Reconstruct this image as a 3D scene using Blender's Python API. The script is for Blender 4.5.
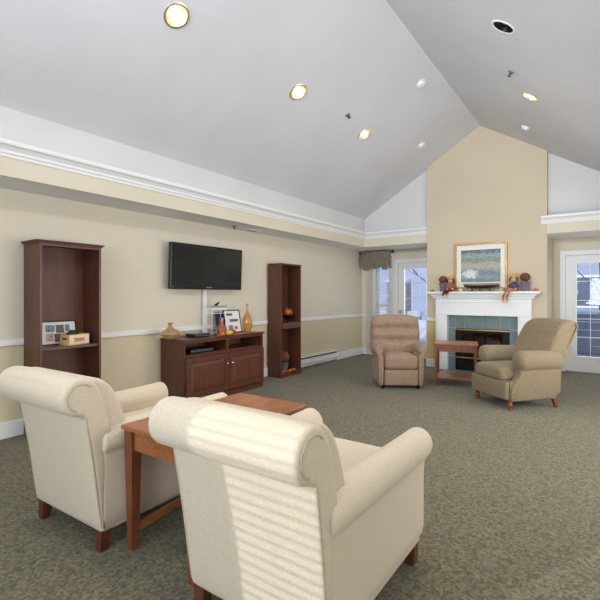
import bpy, bmesh, math, random
from mathutils import Vector, Matrix
random.seed(7)
PI = math.pi
C = bpy.context.scene.collection
for o in list(bpy.data.objects): bpy.data.objects.remove(o)
sc = bpy.context.scene

# ------------------------------------------------------------------ camera
cam = bpy.data.cameras.new('camera'); co = bpy.data.objects.new('camera', cam); C.objects.link(co)
co.location = (0, 0, 1.35); co.rotation_euler = (PI/2, 0, math.radians(35.3))
cam.sensor_width = 36; cam.lens = 435/600*36; cam.shift_y = -4.5/600; cam.clip_start = .05
sc.camera = co
# ------------------------------------------------------------------ world, sun, daylight, added fill, exposure
w = bpy.data.worlds.new('world'); sc.world = w; w.use_nodes = True
bg = w.node_tree.nodes['Background']; bg.inputs[0].default_value = (.70, .82, 1, 1); bg.inputs[1].default_value = .66
sd = bpy.data.lights.new('sun', 'SUN'); sd.energy = 1.05; sd.angle = math.radians(.3); sd.color = (1, .96, .90)
so = bpy.data.objects.new('sun', sd); C.objects.link(so)
EL = math.radians(18); HX, HY = .40, .916
so.rotation_euler = Vector((HX*math.cos(EL), HY*math.cos(EL), -math.sin(EL))).to_track_quat('-Z', 'Y').to_euler()
def area(name, loc, direction, sx, sy, power, col):
    d = bpy.data.lights.new(name, 'AREA'); d.shape = 'RECTANGLE'; d.size = sx; d.size_y = sy; d.energy = power; d.color = col
    o = bpy.data.objects.new(name, d); C.objects.link(o); o.location = loc
    o.rotation_euler = Vector(direction).to_track_quat('-Z', 'Z').to_euler(); return o
DAY = (.84, .92, 1.0)
RX = .95; RY = -1.8           # right wall and rear wall (both behind the lens)
REARWIN = [(-2.56, -.95), (-.6, .6)]  # first opening casts the sun stripes; second is unseen, added for fill
FILLWIN = [(3.2, 4.5), (5.0, 6.3)]  # unseen right wall windows, invented to carry fill lamps
for a, b in REARWIN: area('rear_daylight_fill', ((a+b)/2, RY-.12, 1.5), (-.12, 1, .5), b-a, 1.2, 22*(b-a), DAY)
for a, b in FILLWIN: area('side_fill', (RX+.12, (a+b)/2, 1.3), (-1, .1, .25), b-a, 1.7, 23*(b-a), (1, .97, .93))  # lamps added to light the left wall evenly
# fill lamps added behind an invented, unseen rear gable opening, aimed down the vault
GW = (-2.9, -.8, 2.75, 3.45)
for gx in (-2.38, -1.32):
    o = area('gable_fill', (gx, RY-.15, 3.1), (.05, 1, .10), .95, .65, 17, DAY); o.data.spread = math.radians(80)
area('daylight_door', (-.1, 9.3, 1.1), (0, -1, -.1), .8, 1.7, 5, DAY)
area('daylight_door', (-3.3, 9.3, 1.1), (0, -1, -.1), .7, 1.7, 4, DAY)
sc.view_settings.view_transform = 'Standard'; sc.view_settings.look = 'None'; sc.view_settings.gamma = 1
sc.view_settings.use_curve_mapping = False; sc.view_settings.exposure = .95

# ------------------------------------------------------------------ materials
def lin(c):
    r = []
    for v in c:
        v = v/255; r.append(v/12.92 if v <= .04045 else ((v+.055)/1.055)**2.4)
    return (*r, 1)
class NT:
    def __init__(s, name, rough=.5, spec=.5, metal=0):
        s.m = bpy.data.materials.new(name); s.m.use_nodes = True; s.t = s.m.node_tree; s.n = s.t.nodes
        s.b = s.n['Principled BSDF']; s.b.inputs['Roughness'].default_value = rough
        s.b.inputs['Specular IOR Level'].default_value = spec; s.b.inputs['Metallic'].default_value = metal
    def add(s, t, **k):
        q = s.n.new(t)
        for a, v in k.items(): setattr(q, a, v)
        return q
    def link(s, a, b): s.t.links.new(a, b)
    def coords(s, scale=(1, 1, 1)):
        tc = s.add('ShaderNodeTexCoord'); mp = s.add('ShaderNodeMapping'); mp.inputs['Scale'].default_value = scale
        s.link(tc.outputs['Object'], mp.inputs['Vector']); return mp.outputs['Vector']
    def ramp(s, fac, stops, const=False):
        r = s.add('ShaderNodeValToRGB'); e = r.color_ramp.elements
        if const: r.color_ramp.interpolation = 'CONSTANT'
        e[0].position = stops[0][0]; e[0].color = lin(stops[0][1]); e[1].position = stops[-1][0]; e[1].color = lin(stops[-1][1])
        for p, c in stops[1:-1]:
            q = e.new(p); q.color = lin(c)
        s.link(fac, r.inputs['Fac']); return r.outputs['Color']
    def noise(s, vec, scale, detail=2, rough=.5, dist=0):
        q = s.add('ShaderNodeTexNoise'); q.inputs['Scale'].default_value = scale; q.inputs['Detail'].default_value = detail
        q.inputs['Roughness'].default_value = rough; q.inputs['Distortion'].default_value = dist; s.link(vec, q.inputs['Vector']); return q.outputs['Fac']
    def bump(s, h, strength, dist=.002):
        q = s.add('ShaderNodeBump'); q.inputs['Strength'].default_value = strength; q.inputs['Distance'].default_value = dist
        s.link(h, q.inputs['Height']); s.link(q.outputs['Normal'], s.b.inputs['Normal'])
def plain(name, c, rough=.5, spec=.5, metal=0, var=.0, scale=20):
    q = NT(name, rough, spec, metal)
    if var:
        v = q.noise(q.coords(), scale, 3)
        a = tuple(max(0, x*(1-var)) for x in c); b = tuple(min(255, x*(1+var)) for x in c)
        q.link(q.ramp(v, [(.3, a), (.7, b)]), q.b.inputs['Base Color'])
    else: q.b.inputs['Base Color'].default_value = lin(c)
    return q.m
def paint(name, c, sc_=60, st=.08):
    q = NT(name, .75, .25); v = q.coords(); n = q.noise(v, sc_, 3)
    a = tuple(x*.985 for x in c); b = tuple(min(255, x*1.012) for x in c)
    q.link(q.ramp(q.noise(v, 1.3, 2), [(.3, a), (.7, b)]), q.b.inputs['Base Color']); q.bump(n, st, .002); return q.m
def wallpaper(name, c, d):
    q = NT(name, .7, .25); v = q.coords()
    wv = q.add('ShaderNodeTexWave', wave_type='BANDS', bands_direction='DIAGONAL'); wv.inputs['Scale'].default_value = 24
    wv.inputs['Distortion'].default_value = 1.5; wv.inputs['Detail'].default_value = 2; q.link(v, wv.inputs['Vector'])
    n = q.noise(q.coords((1, 1, 25)), 5, 3)
    mx = q.add('ShaderNodeMath', operation='ADD'); q.link(wv.outputs['Fac'], mx.inputs[0]); q.link(n, mx.inputs[1])
    hf = q.add('ShaderNodeMath', operation='MULTIPLY'); hf.inputs[1].default_value = .5; q.link(mx.outputs[0], hf.inputs[0])
    q.link(q.ramp(hf.outputs[0], [(.2, d), (.8, c)]), q.b.inputs['Base Color']); q.bump(n, .08); return q.m
def wood(name, dark, light, axis=2, rough=.38, scale=1.0, spec=.5):
    q = NT(name, rough, spec); s = [9*scale]*3; s[axis] = .9*scale; v = q.coords(tuple(s))
    n = q.noise(v, 3.2, 5, .6, 1.2)
    n2 = q.noise(v, 22, 3, .6)
    mx = q.add('ShaderNodeMix'); mx.inputs[0].default_value = .3; q.link(n, mx.inputs[2]); q.link(n2, mx.inputs[3])
    q.link(q.ramp(mx.outputs[0], [(.3, dark), (.68, light)]), q.b.inputs['Base Color']); q.bump(n2, .05, .001); return q.m
def fabric(name, c, d, scale=420, rough=.9, bump=.25, big=0):
    q = NT(name, rough, .15); v = q.coords()
    n = q.noise(v, scale, 2, .6); n3 = q.noise(v, scale*.22, 3, .65)
    mx = q.add('ShaderNodeMix'); mx.inputs[0].default_value = .45; q.link(n, mx.inputs[2]); q.link(n3, mx.inputs[3])
    q.link(q.ramp(mx.outputs[0], [(.34, d), (.62, c)]), q.b.inputs['Base Color'])
    q.b.inputs['Sheen Weight'].default_value = .15; q.bump(mx.outputs[0], bump, .0015); return q.m
def glass(name, tint=(1, 1, 1, 1), refl=.06):
    m = bpy.data.materials.new(name); m.use_nodes = True; t = m.node_tree; t.nodes.clear()
    o = t.nodes.new('ShaderNodeOutputMaterial'); a = t.nodes.new('ShaderNodeBsdfTransparent'); a.inputs[0].default_value = tint
    g = t.nodes.new('ShaderNodeBsdfGlossy'); g.inputs['Roughness'].default_value = .02
    x = t.nodes.new('ShaderNodeMixShader'); x.inputs[0].default_value = refl
    t.links.new(a.outputs[0], x.inputs[1]); t.links.new(g.outputs[0], x.inputs[2]); t.links.new(x.outputs[0], o.inputs[0]); return m
def emit(name, c, s):
    q = NT(name); q.b.inputs['Base Color'].default_value = lin(c); q.b.inputs['Emission Color'].default_value = lin(c); q.b.inputs['Emission Strength'].default_value = s; return q.m

def carpet_mat():
    q = NT('carpet', .97, .08); v = q.coords()
    vo = q.add('ShaderNodeTexVoronoi', feature='F1'); vo.inputs['Scale'].default_value = 75; q.link(v, vo.inputs['Vector'])
    sep = q.add('ShaderNodeSeparateColor'); q.link(vo.outputs['Color'], sep.inputs[0])
    c1 = q.ramp(sep.outputs[0], [(0, (84, 79, 62)), (.22, (118, 111, 90)), (.42, (108, 111, 96)), (.58, (144, 130, 100)), (.74, (96, 86, 64)), (.86, (132, 135, 118)), (1, (158, 146, 118))], True)
    n = q.noise(v, 30, 3, .6)
    c2 = q.ramp(n, [(.35, (88, 88, 72)), (.65, (128, 120, 98))])
    mx = q.add('ShaderNodeMix', data_type='RGBA'); mx.inputs[0].default_value = .45; q.link(c1, mx.inputs[6]); q.link(c2, mx.inputs[7])
    q.link(mx.outputs[2], q.b.inputs['Base Color'])
    q.bump(q.noise(v, 160, 2), .5, .006); q.b.inputs['Sheen Weight'].default_value = .1; return q.m
M = dict(
    carpet=carpet_mat(),
    ceiling=paint('ceiling_paint', (218, 218, 222), 90, .15), band=paint('upper_wall_paint', (216, 215, 214)),
    soffit=paint('soffit_paint', (234, 234, 234)),
    trim=plain('white_trim_paint', (238, 238, 238), .4, .4), cream=wallpaper('cream_wallpaper', (229, 221, 203), (221, 212, 192)),
    creamlow=wallpaper('cream_lower_wallpaper', (223, 210, 182), (212, 198, 167)),
    fascia=paint('cream_paint', (221, 212, 191)), breast=paint('tan_paint', (210, 195, 170)),
    yellow=wallpaper('gold_wallpaper', (224, 203, 150), (206, 182, 126)),
    cherry=wood('dark_cherry_wood', (66, 35, 25), (108, 64, 45), 2), cherryx=wood('dark_cherry_wood_level', (66, 35, 25), (108, 64, 45), 1),
    panelw=wood('raised_panel_cherry_wood', (74, 38, 27), (114, 66, 46), 2),
    back=wood('bookcase_back_wood', (92, 56, 44), (120, 78, 62), 2, .5),
    oak=wood('honey_cherry_wood', (118, 66, 38), (176, 112, 68), 1, .3), oakz=wood('honey_cherry_wood_upright', (92, 48, 28), (140, 82, 50), 2, .35),
    leg=wood('chair_leg_wood', (70, 36, 22), (112, 64, 42), 2),
    foot=wood('turned_foot_wood', (112, 54, 28), (150, 80, 44), 2),
    linen=fabric('cream_linen', (218, 205, 185), (200, 186, 163)), pipe=fabric('cream_piping', (196, 184, 160), (178, 164, 138)),
    tan=fabric('tan_chenille', (162, 136, 114), (134, 110, 90), 120), olive=fabric('olive_chenille', (142, 127, 102), (118, 103, 80), 160),
    tanseam=fabric('brown_welt', (112, 86, 68), (96, 72, 56)), oliveseam=fabric('dark_olive_welt', (108, 94, 70), (92, 80, 60)),
    black=plain('black_plastic', (14, 14, 15), .32), screen=plain('tv_screen', (24, 25, 27), .16, .6),
    dark=plain('dark_void', (12, 11, 11), .8), iron=plain('black_metal', (22, 22, 24), .45, .5, .6),
    brass=plain('brass', (214, 184, 118), .25, .5, 1), gold=plain('gold_frame', (190, 152, 88), .38, .5, .8, .08),
    reflector=plain('gold_reflector', (244, 238, 214), .3, .5, .9), silver=plain('brushed_nickel', (205, 203, 198), .25, .5, 1),
    mat=plain('white_mat_board', (236, 234, 226), .8), paper=plain('paper', (232, 232, 230), .8),
    grey=plain('grey_metal', (150, 150, 150), .4, .5, .5), dgrey=plain('dark_grey_plastic', (70, 70, 72), .5),
    glassw=glass('window_glass', (.97, .98, 1, 1), .05), glassf=glass('firebox_glass', (.5, .5, .5, 1), .22),
    twig=plain('dried_twig_ball', (112, 78, 56), .95, .1, 0, .35, 60), pot=plain('pleated_grey_tin', (112, 110, 122), .5, .4, .3, .2, 30),
    pump=plain('orange_pumpkin_skin', (196, 108, 54), .5, .4, 0, .15), ypump=plain('yellow_gourd_skin', (222, 184, 60), .5, .4, 0, .08),
    leafo=plain('orange_leaf_fabric', (206, 118, 48), .8, .2, 0, .3, 40), leafy=plain('golden_leaf_fabric', (196, 150, 62), .8, .2, 0, .25, 40),
    leafr=plain('rust_leaf_fabric', (168, 72, 36), .8, .2, 0, .25, 40),
    stem=plain('brown_stem', (96, 74, 44), .8), straw=plain('straw_hat', (206, 166, 76), .85, .1, 0, .15, 80),
    skin=plain('muslin_face', (226, 200, 172), .9, .1), hair=plain('burgundy_yarn', (128, 34, 46), .9, .1), hairr=plain('red_brown_yarn', (150, 72, 44), .9, .1),
    burg=plain('burgundy_cloth', (132, 32, 52), .9, .1), rustc=plain('rust_cloth', (196, 118, 66), .9, .1, 0, .15, 60), brownc=plain('brown_cloth', (158, 104, 74), .9, .1, 0, .15, 60),
    plaid=plain('dark_plaid_cloth', (82, 76, 98), .9, .1, 0, .45, 55), creamc=plain('cream_cloth', (222, 206, 176), .9, .1),
    boatw=plain('tan_boat_deck', (168, 132, 100), .5, .4, 0, .1), boatg=plain('dark_green_hull', (34, 46, 42), .35),
    valance=fabric('sage_valance_cloth', (166, 158, 136), (132, 124, 104), 60), rod=plain('dark_bronze_rod', (48, 40, 36), .4, .5, .5),
    blind=plain('white_blind_slat', (236, 234, 230), .5), snow=plain('snow', (196, 204, 220), .8, .3, 0, .02, 3),
    slate=plain('slate_blue_boards', (120, 126, 142), .6, .4, 0, .1, 4), siding=plain('pale_siding', (168, 178, 198), .7, .3, 0, .03, 4),
    extwin=plain('outdoor_window_pane', (96, 108, 130), .2), brick=plain('brown_grey_brick', (150, 140, 140), .8, .3, 0, .15, 8),
    bark=plain('bare_bark', (96, 90, 92), .9), crate=plain('pine_crate_wood', (214, 180, 130), .7, .3, 0, .08, 20), label=plain('cream_crate_label', (234, 222, 184), .8),
    red=plain('red_print', (196, 66, 62), .8), bowl=plain('dark_wicker_bowl', (52, 34, 38), .7), white=plain('white_enamel', (240, 240, 238), .4),
    blue=plain('navy_book_cover', (36, 46, 92), .5), orangebook=plain('orange_book_cover', (190, 96, 56), .6),
    photo=plain('photo_print', (120, 110, 104), .5, .4, 0, .5, 45), paneld=plain('vent_slot', (120, 118, 114), .7),
)
def tile_mat():
    q = NT('teal_tile', .3, .5); v = q.coords(); q.link(q.ramp(q.noise(v, 7, 4), [(.3, (102, 122, 124)), (.7, (120, 138, 138))]), q.b.inputs['Base Color']); return q.m
M['tile'] = tile_mat(); M['grout'] = plain('grout', (186, 194, 192), .8)
def amber(name, c):
    q = NT(name, .12, .6); q.link(q.ramp(q.noise(q.coords(), 14, 3), [(.3, tuple(x*.82 for x in c)), (.7, c)]), q.b.inputs['Base Color'])
    q.b.inputs['Transmission Weight'].default_value = .35; q.b.inputs['Coat Weight'].default_value = .4; return q.m
M['amber'] = amber('amber_glass', (226, 168, 84)); M['ambero'] = amber('burnt_orange_glass', (196, 104, 58)); M['ambery'] = amber('pale_gold_glaze', (216, 176, 118))
def painting_mat():
    q = NT('watercolour_landscape', .6, .3); v = q.coords(); sp = q.add('ShaderNodeSeparateXYZ'); q.link(v, sp.inputs[0])
    n = q.noise(q.coords((1, 1, 1.9)), 13, 6, .8, .6)
    mr = q.add('ShaderNodeMapRange'); mr.inputs[1].default_value = -.27; mr.inputs[2].default_value = .27; q.link(sp.outputs[2], mr.inputs[0])
    ad = q.add('ShaderNodeMath', operation='MULTIPLY_ADD'); q.link(n, ad.inputs[0]); ad.inputs[1].default_value = .95; q.link(mr.outputs[0], ad.inputs[2])
    sb = q.add('ShaderNodeMath', operation='SUBTRACT'); q.link(ad.outputs[0], sb.inputs[0]); sb.inputs[1].default_value = .46
    base = q.ramp(sb.outputs[0], [(0, (110, 132, 134)), (.14, (150, 166, 172)), (.26, (112, 128, 140)), (.36, (150, 160, 166)), (.46, (172, 170, 160)), (.55, (190, 176, 168)), (.64, (148, 158, 136)), (.74, (120, 138, 128)), (.85, (168, 180, 186)), (.95, (112, 122, 130)), (1, (100, 112, 118))])
    # a pale flowering bank lower left
    vm = q.add('ShaderNodeVectorMath', operation='DISTANCE'); mp = q.add('ShaderNodeMapping'); mp.inputs['Scale'].default_value = (1, 0, 1.9)
    q.link(v, mp.inputs['Vector']); q.link(mp.outputs[0], vm.inputs[0]); vm.inputs[1].default_value = (-.17, 0, -.27)
    n2 = q.noise(v, 22, 4, .7); a2 = q.add('ShaderNodeMath', operation='MULTIPLY_ADD'); q.link(n2, a2.inputs[0]); a2.inputs[1].default_value = .34; q.link(vm.outputs['Value'], a2.inputs[2])
    msk = q.add('ShaderNodeMapRange'); msk.inputs[1].default_value = .27; msk.inputs[2].default_value = .32; msk.inputs[3].default_value = 1; msk.inputs[4].default_value = 0; q.link(a2.outputs[0], msk.inputs[0])
    mx = q.add('ShaderNodeMix', data_type='RGBA'); q.link(msk.outputs[0], mx.inputs[0]); q.link(base, mx.inputs[6]); mx.inputs[7].default_value = lin((214, 220, 216))
    q.link(mx.outputs[2], q.b.inputs['Base Color']); return q.m
M['painting'] = painting_mat()

# ------------------------------------------------------------------ mesh helpers
class MB:
    def __init__(s): s.b = bmesh.new()
    def box(s, x0, x1, y0, y1, z0, z1, mtx=None):
        m = Matrix.Translation(((x0+x1)/2, (y0+y1)/2, (z0+z1)/2)) @ Matrix.Diagonal((abs(x1-x0), abs(y1-y0), abs(z1-z0), 1))
        bmesh.ops.create_cube(s.b, size=1, matrix=(mtx @ m) if mtx else m); return s
    def taper(s, cx, cy, z0, z1, w0, w1, d0=None, d1=None, dx=0, dy=0):   # square leg: w0 at z0, w1 at z1
        d0 = d0 or w0; d1 = d1 or w1
        vs = [s.b.verts.new((cx+dx*(z == z0)+a*ww/2, cy+dy*(z == z0)+b*dd/2, z)) for z, ww, dd in ((z0, w0, d0), (z1, w1, d1)) for a, b in ((-1, -1), (1, -1), (1, 1), (-1, 1))]
        for f in ((3, 2, 1, 0), (4, 5, 6, 7), (0, 1, 5, 4), (1, 2, 6, 5), (2, 3, 7, 6), (3, 0, 4, 7)): s.b.faces.new([vs[i] for i in f])
        return s
    def poly(s, pts): s.b.faces.new([s.b.verts.new(p) for p in pts]); return s
    def lathe(s, prof, seg=24, c=(0, 0, 0), sx=1, sy=1, mtx=None):
        rows = []
        for r, z in prof:
            if r < 1e-6: rows.append([s.b.verts.new((c[0], c[1], c[2]+z))])
            else: rows.append([s.b.verts.new((c[0]+sx*r*math.cos(2*PI*k/seg), c[1]+sy*r*math.sin(2*PI*k/seg), c[2]+z)) for k in range(seg)])
        for a, b in zip(rows, rows[1:]):
            for k in range(seg):
                q = [a[k % len(a)], a[(k+1) % len(a)], b[(k+1) % len(b)], b[k % len(b)]]
                u = []
                for v in q:
                    if v not in u: u.append(v)
                if len(u) > 2:
                    try: s.b.faces.new(u)
                    except ValueError: pass
        if mtx:
            for row in rows:
                for v in row: v.co = mtx @ v.co
        return s
    def tube(s, pts, r, seg=8, close=False):
        pts = [Vector(p) for p in pts]; n = len(pts); rows = []
        for i, p in enumerate(pts):
            if close: t = (pts[(i+1) % n]-pts[i-1])
            else: t = pts[min(i+1, n-1)]-pts[max(i-1, 0)]
            t.normalize(); up = Vector((0, 0, 1)) if abs(t.z) < .9 else Vector((1, 0, 0))
            a = t.cross(up).normalized(); b = a.cross(t).normalized(); rr = r[i] if isinstance(r, (list, tuple)) else r
            rows.append([s.b.verts.new(p+a*rr*math.cos(2*PI*k/seg)+b*rr*math.sin(2*PI*k/seg)) for k in range(seg)])
        pr = list(zip(rows, rows[1:]))+([(rows[-1], rows[0])] if close else [])
        for u, v in pr:
            for k in range(seg): s.b.faces.new((u[k], u[(k+1) % seg], v[(k+1) % seg], v[k]))
        if not close: s.b.faces.new(rows[0][::-1]); s.b.faces.new(rows[-1])
        return s
    def ell(s, c, r, seg=16, rot=None):
        m = Matrix.Translation(c) @ (rot.to_4x4() if rot else Matrix.Identity(4)) @ Matrix.Diagonal((*r, 1))
        bmesh.ops.create_uvsphere(s.b, u_segments=seg, v_segments=max(6, seg//2), radius=1, matrix=m); return s
    def puff(s, prof, lo, hi, r, axis='x', seg=4, taper=None):
        """rounded slab: closed 2-D profile extruded lo..hi with edges rounded by r.  axis x: profile is (y,z); axis y: profile is (x,z)"""
        n = len(prof); area_ = sum(prof[i][0]*prof[(i+1) % n][1]-prof[(i+1) % n][0]*prof[i][1] for i in range(n))
        if area_ < 0: prof = prof[::-1]
        nor = []
        for i in range(n):
            a = prof[i-1]; b = prof[(i+1) % n]; t = Vector((b[0]-a[0], b[1]-a[1])); t.normalize(); nor.append((-t.y, t.x))
        st = []
        for k in range(seg+1):
            ph = PI/2*k/seg; st.append((lo+r*(1-math.sin(ph)), r*(1-math.cos(PI/2-ph)) if False else r*(1-math.cos(PI/2-ph))))
        st = [(lo+r*(1-math.cos(PI/2*k/seg)), r*(1-math.sin(PI/2*k/seg))) for k in range(seg+1)]
        nm = 6
        rings = st+[(lo+r+(hi-lo-2*r)*j/nm, 0) for j in range(1, nm)]+[(hi-(a-lo), b) for a, b in reversed(st)]
        rows = []
        for a, off in rings:
            row = []
            for (u, v), (nx, ny) in zip(prof, nor):
                p = [u+nx*off, v+ny*off]; aa = a
                if taper: aa, p[0], p[1] = taper(a, p[0], p[1])
                row.append(s.b.verts.new((aa, p[0], p[1]) if axis == 'x' else (p[0], aa, p[1])))
            rows.append(row)
        for u, v in zip(rows, rows[1:]):
            for k in range(n): s.b.faces.new((u[k], u[(k+1) % n], v[(k+1) % n], v[k]))
        s.b.faces.new(rows[0]); s.b.faces.new(rows[-1][::-1]); return s
    def pillow(s, x0, x1, y0, y1, z0, z1, r, crown=0, n=12, fn=None, crown_y=0):
        cx, cy, cz = (x0+x1)/2, (y0+y1)/2, (z0+z1)/2; h = Vector(((x1-x0)/2, (y1-y0)/2, (z1-z0)/2)); cache = {}
        def vert(p):
            key = tuple(round(q, 5) for q in p)
            if key in cache: return cache[key]
            def wv(t): return math.copysign(1-(1-abs(t))**1.0, t)
            q = Vector((p[0]*h.x, p[1]*h.y, p[2]*h.z)); core = Vector([max(-(h[i]-r), min(h[i]-r, q[i])) for i in range(3)])
            d = q-core
            q2 = core+(d.normalized()*r if d.length > 1e-9 else d)
            q2.z += crown*p[2]*(1-p[0]**2)*(1-p[1]**2); q2.y += crown_y*p[1]*(1-p[0]**2)*(1-p[2]**2)
            if fn: q2 = fn(q2, p)
            v = s.b.verts.new(q2+Vector((cx, cy, cz))); cache[key] = v; return v
        def T(i):  # denser towards the rim
            t = -1+2*i/n; return math.copysign(1-(1-abs(t))**1.5, t)
        for ax in range(3):
            for sg in (-1, 1):
                for i in range(n):
                    for j in range(n):
                        q = []
                        for a, b in ((i, j), (i+1, j), (i+1, j+1), (i, j+1)):
                            p = [0, 0, 0]; p[ax] = sg; p[(ax+1) % 3] = T(a); p[(ax+2) % 3] = T(b)*1.0; q.append(vert(p))
                        if sg < 0: q.reverse()
                        if len(set(q)) == 4: s.b.faces.new(q)
        return s
    def build(s, name, mat, parent=None, smooth=None, bevel=0, seg=2):
        bmesh.ops.recalc_face_normals(s.b, faces=s.b.faces)
        me = bpy.data.meshes.new(name); s.b.to_mesh(me); s.b.free(); me.materials.append(M[mat] if isinstance(mat, str) else mat)
        o = bpy.data.objects.new(name, me); C.objects.link(o)
        if parent: o.parent = parent
        if smooth is not None:
            for p in me.polygons: p.use_smooth = True
            if smooth: me.set_sharp_from_angle(angle=math.radians(smooth))
        if bevel:
            b = o.modifiers.new('bevel', 'BEVEL'); b.width = bevel; b.segments = seg; b.limit_method = 'ANGLE'
        return o
def chaikin(pts, it=3):
    for _ in range(it):
        q = []
        for i in range(len(pts)):
            a, b = pts[i], pts[(i+1) % len(pts)]
            q += [(a[0]*.75+b[0]*.25, a[1]*.75+b[1]*.25), (a[0]*.25+b[0]*.75, a[1]*.25+b[1]*.75)]
        pts = q
    return pts
def tag(o, label, cat, group=None, kind=None):
    o['label'] = label; o['category'] = cat
    if group: o['group'] = group
    if kind: o['kind'] = kind
    return o
def thing(name, label, cat, loc=(0, 0, 0), rz=0, group=None):
    o = bpy.data.objects.new(name, None); C.objects.link(o); o.location = loc; o.rotation_euler = (0, 0, rz); o.empty_display_size = .1
    return tag(o, label, cat, group)
def struct(mb, name, mat, parent=None, **k):
    o = mb.build(name, mat, parent, **k)
    if not parent: o['kind'] = 'structure'
    return o
def sroot(name, loc=(0, 0, 0)):
    o = bpy.data.objects.new(name, None); C.objects.link(o); o.location = loc; o['kind'] = 'structure'; return o
def dup(root, loc, rz, label, group=None):
    r = root.copy(); C.objects.link(r); r.location = loc; r.rotation_euler = (0, 0, rz); r['label'] = label
    def rec(src, dst):
        for ch in [c for c in ORIG if c.parent == src]:
            c = ch.copy(); C.objects.link(c); c.parent = dst; rec(ch, c)
    ORIG = list(bpy.data.objects); rec(root, r); return r

# ------------------------------------------------------------------ room shell
LX, LF = -4.65, -4.15; BY, BF = 9.06, 8.14; ZS = 2.36; ZJ = 2.94; RGX, RGZ = -1.85, 4.36; SL = (RGZ-ZJ)/(RGX-LF); RF = .45; RYF = RY
T = .12
def slopeZ(x): return RGZ-SL*abs(x-RGX)
struct(MB().box(LX-T, RX+T, RY-T, BY+T, -.1, 0), 'floor', 'carpet')
def wall_with_holes(name, axis, plane, a0, a1, z0, z1, holes, mat, thick):
    """axis 'y': wall lies in the plane y=plane and runs in x; 'x': the reverse.  thick is signed, away from the room"""
    m = MB(); p0, p1 = sorted((plane, plane+thick))
    def bx(a, b, c, d):
        if b-a < 1e-4 or d-c < 1e-4: return
        m.box(a, b, p0, p1, c, d) if axis == 'y' else m.box(p0, p1, a, b, c, d)
    cur = a0
    for (h0, h1, hz0, hz1) in sorted(holes):
        bx(cur, h0, z0, z1); bx(h0, h1, z0, hz0); bx(h0, h1, hz1, z1); cur = h1
    bx(cur, a1, z0, z1); return struct(m, name, mat)
RAIL = .905
# left wall: paper above and below the chair rail
w1 = struct(MB().box(LX-T, LX, RY-T, BY, RAIL, ZS+.05), 'wall_left', 'cream')
struct(MB().box(LX-T, LX, RY-T, BY, 0, RAIL), 'wall_left_lower', 'creamlow')
DL = (-3.77, -2.86); DR = (-.62, .32); DH = 2.06; WN = (-4.30, -3.945)
wall_with_holes('wall_back', 'y', BY, LX-T, RX+T, 0, ZS+.05, [(WN[0], WN[1], .12, 2.12), (DL[0], DL[1], 0, DH), (DR[0], DR[1], 0, DH)], 'cream', T)
wall_with_holes('wall_rear', 'y', RY, LX-T, RX+T, 0, ZS+.05, [(a, b, .85, 2.06) for a, b in REARWIN], 'cream', -T)
wall_with_holes('wall_right', 'x', RX, RY, BY, 0, ZS+.05, [(a, b, .45, 2.15) for a, b in FILLWIN], 'cream', T)
# soffit undersides, fascias and the upper walls of the vault
YB0, YB1 = BF+.02, BY
m = MB(); m.box(LX-T, LF-.0405, RY-T, BY+T, ZS, ZS+.04); m.box(RF+.0405, RX+T, RY-T, BY+T, ZS, ZS+.04)
m.box(LF-.04, -2.8075, BF+.0805, BY+T, ZS, ZS+.04); m.box(-.8135, RF+.04, BF+.0505, BY+T, ZS, ZS+.04)
struct(m, 'ceiling_soffit', 'soffit')
m = MB(); m.box(LF-.04, LF, RY-T, BF+.08, ZS, 2.60); m.box(RF, RF+.04, RY-T, BF+.05, ZS, 2.60)
m.box(LF, -2.8075, BF+.04, BF+.08, ZS, 2.60); m.box(-.8135, RF, BF, BF+.05, ZS, 2.60)
struct(m, 'wall_fascia', 'fascia')
m = MB(); m.box(LF-.04, LF, RY-T, BF+.14, 2.60, ZJ+.03); m.box(RF, RF+.04, RY-T, BF+.14, 2.60, ZJ+.03)
def gable(m, y0, y1, x0, x1):
    xs = [x0]+([RGX] if x0 < RGX < x1 else [])+[x1]
    top = [(x, slopeZ(x)+.01) for x in xs]; pts = [(x0, 2.60), (x1, 2.60)]+top[::-1]
    n = len(pts); a = [m.b.verts.new((x, y0, z)) for x, z in pts]; b = [m.b.verts.new((x, y1, z)) for x, z in pts]
    m.b.faces.new(a); m.b.faces.new(b[::-1])
    for i in range(n): m.b.faces.new((a[i], b[i], b[(i+1) % n], a[(i+1) % n]))
gable(m, BF+.07, BF+.13, LF, -2.80); gable(m, BF+.12, BF+.18, -.82, RF)
struct(m, 'wall_gable', 'band')
m = MB()
def gpoly(pts):
    a = [m.b.verts.new((x, RY, z)) for x, z in pts]; b = [m.b.verts.new((x, RY-T, z)) for x, z in pts]; m.b.faces.new(a); m.b.faces.new(b[::-1])
    for i in range(len(pts)): m.b.faces.new((a[i], b[i], b[(i+1) % len(pts)], a[(i+1) % len(pts)]))
gpoly([(LF, 2.36), (GW[0], 2.36), (GW[0], slopeZ(GW[0])+.01), (LF, slopeZ(LF)+.01)]); gpoly([(GW[1], 2.36), (RF, 2.36), (RF, slopeZ(RF)+.01), (GW[1], slopeZ(GW[1])+.01)])
gpoly([(GW[0], 2.36), (GW[1], 2.36), (GW[1], GW[2]), (GW[0], GW[2])]); gpoly([(GW[0], GW[3]), (GW[1], GW[3]), (GW[1], slopeZ(GW[1])+.01), (RGX, RGZ+.01), (GW[0], slopeZ(GW[0])+.01)])
struct(m, 'wall_rear_gable', 'band')  # centre left open to let the added gable lamps shine in
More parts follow.
